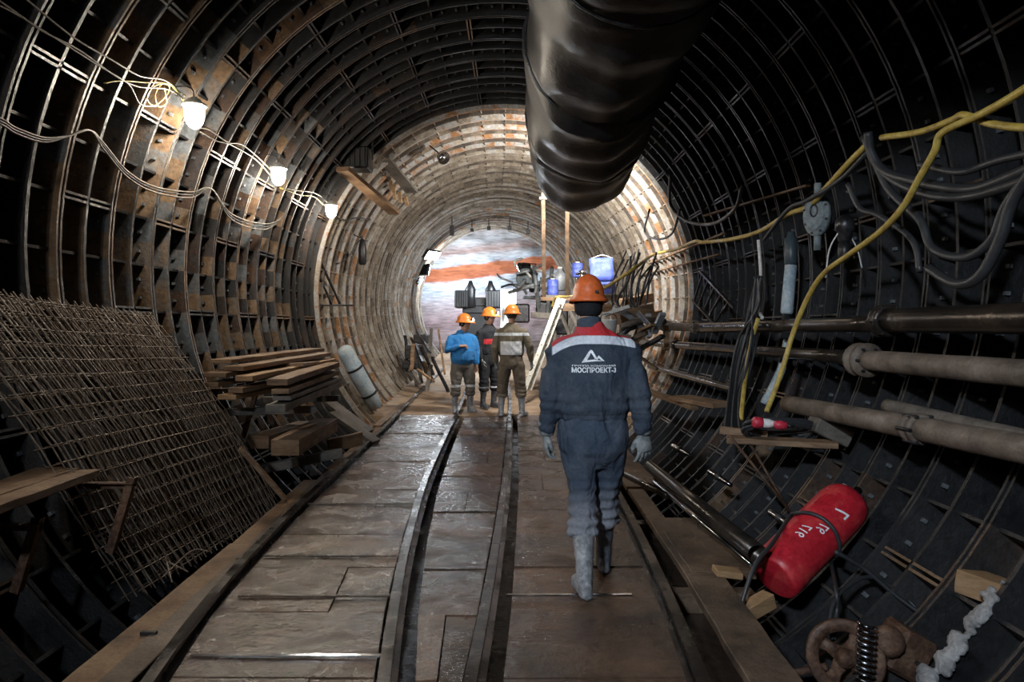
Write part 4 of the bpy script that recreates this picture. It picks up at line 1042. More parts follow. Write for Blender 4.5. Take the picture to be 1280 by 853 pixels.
M['pipe_mud'] = grimy('muddy_pipe', (.07, .055, .045), (.16, .125, .10), (.24, .2, .17), 4, (.4, .8), 0, .5)
M['pipe_dark'] = grimy('wet_dark_pipe', (.02, .018, .017), (.045, .036, .03), (.08, .06, .045), 3, (.12, .35), .5, .2)
pipe((2.75, 1.5, 1.60), (2.66, 4.9, 1.60), .085, M['pipe_dark'], 'thick dark pipe, top one of the three on the right, nearest length', (3.36,), 1.35)
pipe((2.66, 4.95, 1.58), (2.50, 9.2, 1.55), .062, M['pipe_dark'], 'thinner shiny continuation of the top pipe behind the hanging cables', (), 1.3)
pipe((2.50, 9.2, 1.56), (2.36, 13.2, 1.58), .06, M['pipe_mud'], 'muddy far end of the top pipe, right of the worker', (.1, 1.6), 1.5)
pipe((2.78, 1.5, 1.31), (2.62, 5.25, 1.31), .075, M['pipe_mud'], 'muddy middle pipe on the right, nearest length with a flange', (3.6,), 1.7, .14)
pipe((2.62, 5.3, 1.32), (2.48, 13.0, 1.27), .055, M['pipe_dark'], 'wet continuation of the middle pipe, running on beyond the flange', (2.2, 5.2), 1.4)
p_a = hit(1400, 585, 2.88); p_b = hit(985, 505, 2.88)
pipe(p_a, p_b, .075, M['pipe_mud'], 'muddy lowest pipe sloping below the middle pipe, nearest length', ((p_b-p_a).length*.42,), 1.25, .12)
pipe(hit(930, 490, 2.9), hit(812, 458, 2.88), .045, M['pipe_dark'], 'thin wet lowest pipe to the left of the hanging cables', (), 1.3)
pipe(hit(1350, 565, 3.0), hit(1110, 508, 3.0), .05, M['wood_grey'], 'pale pole lying on top of the lowest muddy pipe', (), 1.0)
# lower leaning pipes by the glove
pp = at(946, 693, 4.15); pq = at(812, 583, 5.9)
b = NB(); d = pq-pp; s, dd, u = frame(d); prev = None
o_r = [ring(b, pp, s, u, .064, n=22), ring(b, pq, s, u, .05, n=22), ring(b, pq, s, u, .044, n=22), ring(b, pp, s, u, .054, n=22)]
for i in range(4): bridge(b, o_r[i], o_r[(i+1) % 4])
tag(obj('steel_tube', b, M['pipe_dark'], None, True), 'open-ended dark steel tube lying below the worker\'s right glove', 'tube')
b = NB(); tube(b, [at(940, 707, 4.0), at(818, 603, 5.6)], .018, 10, 0); tag(obj('steel_bar', b, M['steel_bright'], None, True), 'thin shiny steel bar beside the open-ended tube', 'bar')
b = NB(); tube(b, [at(835, 620, 5.3), at(778, 592, 6.2)], .03, 10, 0); tag(obj('steel_bar', b, M['pipe_dark'], None, True), 'short dark bar behind the thin shiny bar', 'bar')
G4 = 'bright steel pins on the lower right lining'
for (a, c, D, l) in (((840, 557), (862, 569), 7.4, 'bright steel pin right of the worker\'s glove'), ((886, 589), (914, 607), 6.2, 'bright steel pin halfway to the red cylinder'), ((962, 640), (992, 660), 5.1, 'bright steel pin just left of the red cylinder')):
    p, q = at(*a, D), at(*c, D-.25); t = thing('steel_pin', l, 'pin', p, G4); b = NB(); rev(b, (0, 0, 0), q-p, [(0, .022), (.02, .028), ((q-p).length*.8, .024), ((q-p).length, .02)], 10); obj('shank', b, M['steel_bright'], t, True)
    b = NB(); rev(b, (q-p)*.45, q-p, [(-.02, .034), (.02, .034)], 6); obj('nut', b, M['steel'], t)

# ------------------------------------------------------------------ red gas cylinder
M['redpaint'] = grimy('red_cylinder_paint', (.36, .012, .022), (.52, .02, .035), (.6, .06, .06), 7, (.25, .55), 0, .12)
p0, p1 = at(966, 722, 4.25), at(1062, 624, 4.62); dv = (p1-p0); L = dv.length; dn = dv.normalized()
t = thing('gas_cylinder', 'large red gas cylinder lying on the lower right lining', 'gas cylinder', p0)
r_ = .165
b = NB(); rev(b, (0, 0, 0), dv, [(.0, r_*.88), (.005, r_*.97), (.05, r_), (.06, r_*1.012), (.075, r_), (.11, r_), (.12, r_*1.01), (.13, r_), (L*.5, r_), (L*.86, r_), (L*.93, r_*.95), (L*.98, r_*.82), (L+.02, r_*.5), (L+.035, .05)], 40); cyl = obj('body', b, M['redpaint'], t, True)
b = NB(); rev(b, dn*(L+.03), dv, [(0, .045), (.03, .045), (.035, .03), (.08, .028)], 14); vl = obj('valve', b, M['black'], t, True)
s, _, u = frame(dv)
b = NB(); rev(b, dn*(L+.06)-s*.02, -s+u*.3, [(0, .014), (.05, .014), (.052, .04), (.075, .04)], 14); obj('hand_wheel', b, M['white'], vl, True)
b = NB(); rev(b, dn*(L+.05), s, [(0, .012), (.07, .012)], 10); obj('outlet', b, M['steel'], vl, True)
# chalk marks (numbers written on the side)
def chalk(txt, along, ang, h, rotf=1):
    cb = text_bm(txt, 0, 1, 0, 1, .01); wd = h*.62*len(txt)
    bmesh.ops.triangulate(cb, faces=cb.faces)
    for _ in range(2):
        bmesh.ops.subdivide_edges(cb, edges=[e for e in cb.edges if e.calc_length() > .08], cuts=1); bmesh.ops.triangulate(cb, faces=cb.faces)
    for v in cb.verts:
        a = math.radians(ang)+(v.co.z-.5)*h/r_*-1; x = along+v.co.x*wd
        v.co = dn*x+(s*math.cos(a)+u*math.sin(a))*(r_+.0025)
    return obj('chalk_mark', cb, M['print'], t)
tc_ = (Vector((0, 0, CAMH))-(p0+dv*.5)); ca = math.degrees(math.atan2(tc_.dot(u), tc_.dot(s)))
chalk('97', L*.44, ca-2, .06); chalk('917', L*.30, ca+22, .06); chalk('7', L*.68, ca-8, .09)

# hose looped round the cylinder
def whose(name, pts, rad, mat_, label, cat='hose', group=None): return cable(name, pts, rad, mat_, label, cat, group, world=True, n=8)
c1 = p0+dv*.52
loop = [c1+(s*math.cos(a)+u*math.sin(a))*(r_+.014)+dn*(.02*math.sin(a*2)) for a in [math.radians(ca+q) for q in (-110, -80, -50, -20, 10, 40, 70, 95)]]
e0, e1 = loop[0], loop[-1]
seq = [at(925, 768, 3.9), at(930, 745, 3.92), at(945, 705, 4.0), at(965, 680, 4.15)] ; seq2 = [at(1045, 735, 3.95), at(1046, 765, 3.9), at(1042, 800, 3.8)]
lefts = e0 if (e0-seq[-1]).length < (e1-seq[-1]).length else e1
mid = loop if lefts is e0 else loop[::-1]
whose('rubber_hose', seq+mid+seq2, .013, M['cable'], 'grey rubber hose looped over the red gas cylinder')
whose('rubber_hose', [at(1044, 690, 4.1), at(1062, 700, 4.1), at(1085, 715, 4.1), at(1120, 745, 4.05), at(1185, 795, 3.9), at(1200, 830, 3.8)], .014, M['cable'], 'rubber hose running from the red cylinder down to the right')
whose('rubber_hose', [at(1040, 800, 3.78), at(1038, 770, 3.85), at(1052, 740, 3.95), at(1090, 722, 4.1), at(1140, 755, 4.05), at(1180, 812, 3.85)], .012, M['cable'], 'second rubber hose, knotted below the red cylinder')
beamobj('wood_chock', at(893, 714, 4.3), at(925, 718, 4.3), .12, .04, M['wood_fresh'], 'small bright piece of wood left of the red cylinder', 'wood')
beamobj('wood_chock', at(926, 770, 3.95), at(962, 748, 4.05), .09, .09, M['wood_fresh'], 'yellowish wooden chock below the red cylinder', 'wood')
beamobj('timber_stub', at(1198, 722, 3.75), at(1330, 772, 3.4), .13, .13, M['wood_fresh'], 'sawn timber end poking in at the right edge', 'timber')

# ------------------------------------------------------------------ rusty hand wheel valve with spring
o0 = at(1056, 822, 3.62)
t = thing('pulley_block', 'rusty brown pulley wheel with a coil spring, bottom right', 'pulley', o0)
ax = Vector((-.35, -.85, .3)).normalized(); s2, _, u2 = frame(ax)
b = NB(); prev = None; first = None; n = 36
for i in range(n):
    a = 2*PI*i/n; c = (s2*math.cos(a)+u2*math.sin(a))*.165
    rad_ = c.normalized(); rr = [b.verts.new(c+rad_*x+ax*y) for x, y in ((-.035, -.03), (.02, -.035), (.03, -.03), (.012, -.008), (.012, .008), (.03, .03), (.02, .035), (-.035, .03))]
    if prev: bridge(b, prev, rr)
    else: first = rr
    prev = rr
bridge(b, prev, first)
obj('rim', b, M['rust'], t, True)
for k in range(4):
    a = k*PI/2+.5; v = s2*math.cos(a)+u2*math.sin(a); b = NB(); loft(b, [(v*.03, .045, .018, ax.cross(v)), (v*.09, .03, .014, ax.cross(v)), (v*.145, .045, .018, ax.cross(v))], 10); obj('spoke', b, M['rust'], t, True)
b = NB(); rev(b, -ax*.06, ax, [(0, .05), (.12, .05), (.13, .035), (.16, .03)], 16); obj('hub', b, M['rust'], t, True)
b = NB(); cpt = at(1084, 780, 3.5)-o0; cq = at(1080, 860, 3.45)-o0; ds = (cq-cpt); s3, _, u3 = frame(ds); pts = []
for k in range(150):
    a = k*2*PI/14; pts.append(cpt+ds*(k/149)+(s3*math.cos(a)+u3*math.sin(a))*.042)
tube(b, pts, .0085, 6, 0); obj('coil_spring', b, M['steel_bright'], t, True)
b = NB(); box(b, at(1128, 812, 3.7)-o0, .2, .22, .24, 0, Matrix.Rotation(.5, 3, 'Y')); rev(b, at(1110, 800, 3.6)-o0, (-.4, -.8, .2), [(0, .08), (.07, .08), (.075, .05)], 14); obj('gear_housing', b, M['rust'], t, False, .02)
b = NB(); tube(b, [at(990, 842, 3.7)-o0, at(1025, 835, 3.65)-o0, (-.1, 0, -.05)], .02, 8); obj('axle_rod', b, M['rust'], t, True)
# chain in the lower right corner
G5 = 'links of the chain in the lower right corner'
for k in range(9):
    c = at(1206+11*k, 850-9*k, 3.5); b = NB(); aa = .5+(PI/2 if k % 2 else 0)
    f1 = Vector((math.cos(aa), 0, math.sin(aa)*.5)).normalized(); lng = Vector((.55, -.1, .6)).normalized(); f1 = (f1-lng*f1.dot(lng)).normalized()
    tube(b, [c+lng*.036*math.cos(q*PI/6)+f1*.018*math.sin(q*PI/6) for q in range(13)], .006, 6, 0, caps=False)
    tag(obj('chain_link', b, M['steel'], None, True), 'dark steel chain link in the lower right corner', 'chain link', G5)
M['cement'] = grimy('cement_splash', (.16, .16, .165), (.3, .3, .31), (.45, .46, .48), 9, (.6, .95), 0, .8)
b = NB(); rng = random.Random(3)
for k in range(40):
    f_ = k/39; p = hit(1160+f_*90+rng.uniform(-8, 8), 853-125*f_, 3.2); q_ = rng.uniform(.008, .028)*(1.5-f_*1.0); ball(b, p, q_, q_*2.2, q_*1.2, 8)
bb = fuse(b, .008, 1, wrinkle(.008, 4, (30, 30, 30))); tag(obj('cement_lump', bb, M['cement'], None, True), 'whitish cement splashed along a lining rib, lower right', 'cement')

# ------------------------------------------------------------------ right deck boards
GD = 'boards between the right rail and the lining'
for k, (x0, y0, x1, y1, w_, l) in enumerate(((1.14, 2.2, 1.22, 4.3, .24, 'long dark board right of the outer right rail, nearest the camera'), (1.36, 4.35, 1.38, 5.6, .42, 'wide dark board left of the leaning steel tube'), (1.18, 4.32, 1.2, 6.6, .15, 'narrow dark board beside the right rail, past the worker\'s boot'), (1.30, 6.7, 1.32, 9.0, .34, 'dark board beside the right rail, level with the worker\'s glove'))):
    beamobj('deck_board', (x0, y0, -.04), (x1, y1, -.04), w_, .05, M['wood_mud'], l, 'board', GD)
for k in range(5):
    y = 2.7+1.5*k; beamobj('cross_bearer', (1.0, y, -.14), (1.5, y, -.14), .12, .12, M['wood_mud'], 'dark timber bearer under the right deck boards', 'beam', 'cross bearers under the right boards')

# ------------------------------------------------------------------ small shelves with cables
beamobj('shelf_plank', at(908, 549, 5.6), at(1046, 556, 5.35), .2, .045, M['wood'], 'pale wooden shelf plank carrying the coiled cable', 'plank', None, Vector((0, 0, 1)))
beamobj('shelf_plank', at(900, 538, 5.75), at(960, 544, 5.6), .07, .06, M['wood'], 'short wooden block at the left end of the cable shelf', 'plank')
for k, (a, c, l) in enumerate((((912, 545), (988, 640), 'left diagonal rod under the cable shelf'), ((938, 556), (990, 645), 'right diagonal rod under the cable shelf'))):
    b = NB(); tube(b, [at(*a, 5.5), at(*c, 5.35)], .012, 6, 0); tag(obj('shelf_strut', b, M['rust'], None, True), l, 'rod', 'rods under the cable shelf')
b = NB(); box(b, at(1037, 537, 5.45), .30, .2, .15, 0, Matrix.Rotation(.45, 3, 'Y')); tag(obj('wooden_block', b, M['wood_grey'], None, False, .01), 'pale squared block leaning at the right end of the cable shelf', 'block')
for k in range(7):
    pts = []; cx_, cy_ = 975+random.uniform(-4, 4), 534+random.uniform(-5, 8); rx, ry = random.uniform(38, 55), random.uniform(6, 12)
    for q in range(17):
        a = 2*PI*q/16+k; pts.append(at(cx_+rx*math.cos(a), cy_+ry*math.sin(a)+random.uniform(-1, 1), 5.5+.13*math.sin(a)))
    cable('coiled_cable', pts, .013, M['cable'], 'black cable coiled on the small shelf below the yellow hoses', 'cable', 'black cable turns coiled on the shelf', world=True, n=6)
M['red'] = plain('red_plastic', (.5, .03, .06), .4)
t = thing('power_connector', 'red and white industrial plug lying on the coiled cable, left one', 'plug', at(941, 528, 5.35))
dv_ = at(966, 530, 5.35)-at(941, 528, 5.35)
b = NB(); rev(b, (0, 0, 0), dv_, [(0, .035), (.01, .045), (.07, .045), (.075, .036)], 14); obj('collar', b, M['red'], t, True)
b = NB(); rev(b, dv_.normalized()*.07, dv_, [(0, .036), (.06, .036), (.1, .022), (.13, .015)], 14); obj('grip', b, M['white'], t, True)
t = thing('power_connector', 'small red industrial plug lying on the coiled cable, right one', 'plug', at(968, 531, 5.3))
b = NB(); rev(b, (0, 0, 0), dv_, [(0, .02), (.01, .033), (.05, .036), (.09, .03), (.1, .015)], 14); obj('body', b, M['red'], t, True)
b = NB(); rev(b, dv_.normalized()*.095, dv_, [(0, .012), (.06, .01)], 10); obj('cable_gland', b, M['black'], t, True)
# shelf board farther on
beamobj('shelf_board', at(808, 488, 8.6), at(868, 510, 7.2), .1, .05, M['wood'], 'wooden board edge just right of the worker\'s sleeve', 'board')
beamobj('shelf_board', at(850, 497, 7.6), at(905, 507, 7.0), .3, .05, M['wood'], 'wide wooden board on the lining, right of the worker\'s elbow', 'board')

# ------------------------------------------------------------------ yellow hoses
whose('yellow_hose', wp([(1420, 20), (1280, 112), (1228, 142), (1178, 166), (1168, 190), (1148, 225), (1128, 260), (1100, 290), (1062, 318), (1030, 342), (1010, 372), (992, 415), (980, 455), (968, 490), (958, 515)], 2.55), .021, M['yellow'], 'yellow hose sweeping down from the upper right to the cable shelf', group='yellow hoses')
whose('yellow_hose', wp([(1420, 165), (1285, 160), (1240, 155), (1205, 144), (1190, 150), (1150, 165), (1102, 172)], 2.6), .020, M['yellow'], 'yellow hose at the upper right corner, arching over the other one', group='yellow hoses')
whose('yellow_hose', wp([(1085, 180), (1060, 205), (1030, 238), (1012, 258), (985, 268), (950, 289), (915, 299), (880, 303), (868, 302), (845, 312), (818, 318)], 2.75)+[at(795, 334, 9.0), at(762, 356, 9.6), at(740, 366, 10.5), at(712, 371, 13.2), at(695, 372, 13.6), at(690, 384, 13.8)], .024, M['yellow'], 'long yellow hose running from the right wall to behind the worker\'s helmet', group='yellow hoses')
whose('yellow_hose', wp([(948, 398), (940, 425), (932, 470), (926, 525)], 2.62), .022, M['yellow'], 'short upright yellow hose beside the hanging black cables', group='yellow hoses')
# black cables
G6 = 'black cables hung on the right wall'
BL = [
 ([(1085, 165), (1090, 195), (1108, 215), (1140, 225), (1170, 232), (1215, 236), (1260, 222), (1330, 190)], .030, 'thick black cable sagging beneath the crossing yellow hoses'),
 ([(1080, 170), (1100, 210), (1130, 232), (1175, 246), (1230, 242), (1330, 208)], .028, 'second black cable sagging just below the thick one'),
 ([(1150, 205), (1200, 215), (1250, 200), (1340, 180)], .022, 'black cable touching the upper right frame edge'),
 ([(1085, 180), (1110, 235), (1150, 275), (1165, 310), (1205, 322), (1240, 300), (1262, 250), (1340, 150)], .026, 'long black cable looping down below the sagging pair'),
 ([(1160, 335), (1195, 355), (1225, 345), (1250, 300), (1272, 240), (1350, 140)], .030, 'lowest thick cable loop at the right edge, bluish black'),
 ([(955, 300), (985, 262), (1010, 250), (1050, 225), (1085, 190)], .018, 'thin dark cable following the long yellow hose'),
 ([(838, 215), (838, 255), (858, 276), (890, 280), (918, 262), (928, 232)], .022, 'black cable loop hanging in the dark behind the oval plate'),
 ([(812, 262), (806, 290), (822, 299), (840, 292), (850, 262)], .018, 'small dark cable loop before the lit lining on the right'),
 ([(1060, 230), (1075, 260), (1100, 270), (1140, 300), (1150, 340)], .020, 'dark cable dropping behind the yellow hose'),
]
for pts, r_, l in BL: cable('black_cable', [(p[0], p[1], 2.72) for p in pts], r_, M['cable'], l, 'cable', G6, n=8)
G7 = 'black cables bunched beside the yellow hose'
for k in range(9):
    rng = random.Random(k+40); o_ = k*3.2
    pts = [(952-rng.uniform(0, 8), 345), (944+rng.uniform(-8, 5), 385), (925+o_*.8, 420), (920+o_*.7+rng.uniform(-4, 4), 455), (912+o_*.7, 490), (908+o_*.8, 520), (905+o_*1.1, 545)]
    cable('hanging_cable', [(p[0], p[1], 2.6+.03*(k % 3)) for p in pts], .014, M['cable'], 'black cable in the bunch hanging beside the upright yellow hose', 'cable', G7, n=6)

# ------------------------------------------------------------------ fittings on the right wall
M['insul'] = grimy('pale_cast_plate', (.10, .125, .13), (.19, .23, .25), (.29, .31, .31), 9, (.5, .8), 0, .4)
c = hit(1022, 269, 2.78); t = thing('junction_box', 'pale oval junction box on the right wall, crossed by the yellow hose', 'junction box', c)
ax = Vector((-.75, -.65, .0)).normalized(); s4, _, u4 = frame(ax)
b = NB(); prev = None
for h, k in ((-.05, .9), (0, 1), (.03, 1), (.04, .93), (.045, .8), (.05, .76), (.07, .7)):
    rr = ring(b, ax*h, s4, u4, .12*k, .185*k, 8 if h < 0.045 else 16) if False else ring(b, ax*h, s4, u4, .115*k, .185*k, 16)
    if prev: bridge(b, prev, rr)
    else: cap(b, rr, 0, True)
    prev = rr
cap(b, prev); obj('body', b, M['insul'], t)
for q in range(8):
    a = q*PI/4+.3; b = NB(); rev(b, s4*.098*math.cos(a)+u4*.16*math.sin(a)+ax*.035, ax, [(0, .012), (.014, .012)], 6); obj('screw', b, M['steel'], t)
b = NB(); tube(b, [ax*.072+s4*.03*math.cos(q*PI/6)-u4*0+u4*(.03+.05*math.sin(q*PI/6)) for q in range(13)], .008, 6, 0, caps=False); obj('cover_ring', b, M['steel'], t, True)
b = NB(); tube(b, [u4*-.18, u4*-.3], .03, 10, 0); tube(b, [u4*.18, u4*.27], .03, 10, 0); obj('cable_entry', b, M['insul'], t, True)
c = hit(1056, 288, 2.8); t = thing('hanging_lamp', 'unlit dark lamp with pale wires beside the oval junction box', 'lamp', c)
b = NB(); rev(b, (0, 0, .12), (0, 0, -1), [(0, .03), (.03, .06), (.05, .07), (.12, .075), (.13, .06), (.2, .05), (.22, .035)], 16); obj('housing', b, M['steel'], t, True)
b = NB(); rev(b, (0, 0, -.1), (0, 0, -1), [(0, .045), (.06, .05), (.12, .045), (.16, .02)], 14); obj('glass', b, M['black'], t, True)
b = NB(); tube(b, [(-.04, 0, .0), (-.12, 0, -.15), (-.15, 0, -.38)], .006, 5); tube(b, [(.03, 0, -.02), (.1, 0, -.15), (.14, 0, -.3)], .006, 5); obj('wire', b, M['white'], t, True)
c = hit(989, 290, 2.85); t = thing('bottle_fitting', 'dark blue-grey cylindrical fitting with a pale lower sleeve on the right wall', 'fitting', c)
b = NB(); rev(b, (0, 0, 0), (0, 0, -1), [(0, .03), (.05, .04), (.06, .06), (.3, .06), (.32, .045)], 16); obj('body', b, plain('blue_grey_paint', (.05, .075, .09), .4), t, True)
b = NB(); rev(b, (0, 0, -.32), (-.08, 0, -1), [(0, .055), (.45, .058), (.47, .05)], 14); obj('sleeve', b, M['paleblue'], t, True)
b = NB(); tube(b, [hit(948, 300, 2.75), hit(951, 345, 2.75), hit(949, 385, 2.7), hit(953, 398, 2.68)], .017, 10); tag(obj('conduit', b, M['white'], None, True), 'pale upright conduit left of the bottle shaped fitting', 'conduit')
b = NB(); tube(b, [hit(985, 425, 3.05), hit(975, 465, 3.02), hit(955, 505, 3.0)], .05, 4); tag(obj('pale_strap', b, M['paleblue'], None), 'pale blue metal strip running down between the yellow hoses', 'strip')
# blue-grey cover plates in the near lining
G8 = 'pale blue-grey plates fitted in the right lining'
for (x, y, w_, h, l) in ((1068, 352, .26, .38, 'pale blue-grey plate below the unlit dark lamp'), (1101, 350, .26, .38, 'blue-grey plate with a hole, right of the pale plate'), (1134, 348, .26, .38, 'narrow grey plate beside the blue-grey plate with a hole'), (1055, 462, .26, .38, 'pale green-grey plate between the middle and lowest pipes')):
    c = hit(x, y, 3.40); inn = (Vector((-.14, c.y, 2.1))-c).normalized(); s5, _, u5 = frame(inn)
    t = thing('cover_plate', l, 'plate', c, G8); b = NB()
    bar(b, -inn*.0, inn*.025, w_, h); obj('plate', b, M['insul'], t, False, .008)
    b = NB(); rev(b, inn*.02+u5*-.05, inn, [(0, .03), (.02, .03), (.022, .015)], 10); obj('boss', b, M['steel'], t, True)
# small ladder on the wall
t = thing('small_ladder', 'small dark metal ladder leaning on the right lining in the distance', 'ladder', hit(893, 372, 2.95))
o0 = t.location.copy(); ra = [hit(876, 340, 2.95)-o0, hit(918, 385, 2.85)-o0]; rb = [hit(866, 375, 2.9)-o0, hit(898, 410, 2.8)-o0]
for q in (ra, rb): b = NB(); bar(b, q[0], q[1], .04, .03); obj('stringer', b, M['steel'], t)
for k in range(5):
    f_ = (k+.3)/5; b = NB(); bar(b, ra[0].lerp(ra[1], f_), rb[0].lerp(rb[1], f_), .025, .025); obj('rung', b, M['steel'], t)
# timber inserts beside the lit ribs
G9 = 'thin laths crossing the right lining'
for a, c in (((812, 330), (905, 292)), ((800, 345), (900, 318)), ((880, 270), (1010, 232))):
    b = NB(); bar(b, hit(*a, 3.1), hit(*c, 3.1), .05, .02); tag(obj('lath', b, M['wood']), 'thin dark lath lying across the right lining ribs', 'lath', G9)
# ------------------------------------------------------------------ loading machine in the distance
LD = 21.5
o0 = at(598, 430, LD); o0.z = fz(LD)
t = thing('loading_machine', 'black tracked loading machine standing before the rock face', 'machine', o0)
def L(px, py, d=0): p = at(px, py, LD+d)-o0; return p
def bx(pa, pb, d0, d1, bm):
    a, b_ = L(*pa, d0), L(*pb, d0); box(bm, ((a.x+b_.x)/2, (d0+d1)/2, (a.z+b_.z)/2), abs(b_.x-a.x), abs(d1-d0), abs(a.z-b_.z))
b = NB(); bx((583, 372), (612, 462), 0, 1.6, b); bx((578, 382), (618, 392), -.05, 1.2, b); obj('chassis', b, M['black'], t, False, .03)
for xa, xb in ((568, 585), (607, 627)):
    b = NB(); bx((xa, 363), (xb, 385), -.3, .5, b); hb = obj('side_box', b, M['black'], t, False, .03)
    b = NB()
    for k in range(6):
        x = xa+1.5+(xb-xa-3)*k/5; p = L(x, 374, -.33); box(b, p, .03, .04, .46)
    obj('grille', b, M['cable'], hb)
for x in (588, 613):
    b = NB(); p = L(x, 384, -.1); loft(b, [(p, .17, .12), (p+Vector((0, 0, .35)), .15, .1), (p+Vector((0, 0, .55)), .17, .12), (p+Vector((0, 0, .68)), .1, .09), (p+Vector((0, 0, .82)), .05, .05)], 12); obj('lift_arm', b, M['black'], t, True)
for xa, xb in ((572, 584), (610, 622)):
    b = NB(); bx((xa, 440), (xb, 472), -.2, 2.0, b)
    tr = obj('track', b, M['steel'], t, False, .08)
    b = NB()
    for k in range(5): bx((xa-1, 441+k*6.5), (xb+1, 443.5+k*6.5), -.24, -.18, b)
    obj('track_shoe', b, M['black'], tr)
# bright white sheet hanging beside it
b = NB(); n = 10
g_ = {}
for i in range(n+1):
    for k in range(n+1):
        p = at(626+19*i/n, 362+52*k/n, 19.5); p.y += .06*math.sin(i*1.7)+.04*math.sin(k*1.1); g_[i, k] = b.verts.new(p)
for i in range(n):
    for k in range(n): b.faces.new([g_[i, k], g_[i, k+1], g_[i+1, k+1], g_[i+1, k]])
o = obj('plastic_sheet', b, M['white'], None, True); md = o.modifiers.new('s', 'SOLIDIFY'); md.thickness = .006; tag(o, 'crumpled white sheet hanging between the machine and the drilling rig', 'sheet')

# ------------------------------------------------------------------ drilling rig, pale pipes and drums
t = thing('drilling_rig', 'pale drilling rig with a round drum and tangled pipes before the rock face', 'machine', at(662, 390, 18))
o0 = t.location.copy()
def Q(px, py, d=18): return at(px, py, d)-o0
b = NB(); c = Q(657, 349); rev(b, c, (.2, -1, 0), [(0, .16), (.05, .27), (.1, .28), (.12, .2), (.1, .18)], 24); obj('drum', b, M['insul'], t, True)
M['galv'] = grimy('galvanised_metal', (.2, .22, .24), (.34, .37, .4), (.45, .48, .5), 7, (.3, .6), .3, .3)
rng = random.Random(11)
for a, c, r_ in (((636, 366), (700, 345), .05), ((640, 356), (690, 362), .04), ((668, 335), (674, 392), .06), ((690, 335), (684, 395), .05), ((645, 342), (680, 330), .04), ((700, 340), (676, 372), .035), ((655, 372), (720, 372), .05)):
    b = NB(); tube(b, [Q(*a, 17.5+rng.random()), Q((a[0]+c[0])/2, (a[1]+c[1])/2+rng.uniform(-3, 3), 17.6), Q(*c, 17.5+rng.random())], r_, 8); obj('pipe', b, M['galv'], t, True)
for x, y, w_, h in ((650, 392, .5, .5), (680, 385, .45, .35), (668, 360, .3, .25), (700, 400, .4, .8)):
    b = NB(); box(b, Q(x, y, 18.2), w_, .5, h); obj('housing', b, M['steel'], t, False, .04)
for k in range(12):
    a = (rng.uniform(640, 700), rng.uniform(332, 372)); c = (a[0]+rng.uniform(-22, 22), a[1]+rng.uniform(-16, 16)); dd_ = 17+rng.random()
    b = NB(); tube(b, [Q(*a, dd_), Q((a[0]+c[0])/2+rng.uniform(-5, 5), (a[1]+c[1])/2+rng.uniform(-6, 6), dd_-.1), Q(*c, dd_+.2)], rng.uniform(.018, .04), 7); obj('hose' if k % 2 else 'pipe', b, M[rng.choice(['galv', 'white', 'cable'])], t, True)
# ------------------------------------------------------------------ timber stage with posts
SD = 14.0
G_ = 'timber posts rising from the stage'
beamobj('timber_post', at(680, 372, SD), at(679, 240, 12.9), .075, .075, M['wood_mud'], 'grey timber post, left of the two rising from the stage', 'post', G_)
beamobj('timber_post', at(709, 370, SD), at(709, 262, 12.6), .075, .075, M['wood_mud'], 'pale timber post, right of the two, under the duct end', 'post', G_)
b = NB(); bar(b, at(674, 248, 12.9), at(690, 248, 12.9), .07, .05); tag(obj('cross_cleat', b, M['wood_grey']), 'small wooden cleat across the top of the left post', 'cleat')
GZ = 'timbers of the raised stage'
for (a, da, c, dc, w_, th, mt, l) in (((676, 374), SD, (800, 374), SD, .15, .07, 'wood', 'top plank along the front edge of the raised stage'), ((676, 371), SD+.3, (800, 370), SD+.3, .3, .05, 'wood_grey', 'deck plank behind the front edge of the raised stage'), ((700, 384), SD, (800, 386), SD, .1, .16, 'wood', 'brown beam under the front edge of the raised stage'), ((664, 394), SD, (700, 396), SD, .3, .12, 'wood_grey', 'dark block at the left end of the raised stage'),
    ((776, 380), 12, (812, 372), 12.5, .2, .16, 'wood', 'brown timber end at the right of the raised stage'), ((790, 400), 11, (822, 392), 12, .18, .12, 'wood', 'lower brown timber at the right of the raised stage')):
    beamobj('stage_timber', at(*a, da), at(*c, dc), w_, th, M[mt], l, 'timber', GZ)
for k, (a, c) in enumerate((((700, 388), (724, 450)), ((688, 392), (700, 455)), ((712, 388), (745, 455)), ((745, 390), (760, 470)), ((790, 395), (785, 480)))):
    beamobj('stage_strut', at(*a, SD), at(*c, SD-.1), .09, .07, M['wood_grey'], 'grey strut standing under the raised stage', 'strut', 'struts under the raised stage')
# ladder
def ladder():
    top, bot = at(699, 373, 13.55), at(655, 490, 13.15)
    t = thing('ladder', 'pale metal ladder leaning on the raised stage, left of the worker', 'ladder', bot); d = top-bot
    off = Vector((.12, .38, 0))
    for k, o_ in enumerate((Vector((0, 0, 0)), off)):
        b = NB(); bar(b, o_, d+o_, .03, .085, Vector((1, 0, .3))); obj('stringer', b, M['alu'], t)
    for k in range(9):
        p = d*((k+.6)/9.2); b = NB(); rev(b, p-off*.06, off, [(0, .017), (off.length*1.12, .017)], 8); obj('rung', b, M['alu'], t, True)
M['alu'] = grimy('dirty_aluminium', (.42, .42, .38), (.55, .55, .5), (.62, .6, .55), 8, (.4, .7), .2, .2)
ladder()
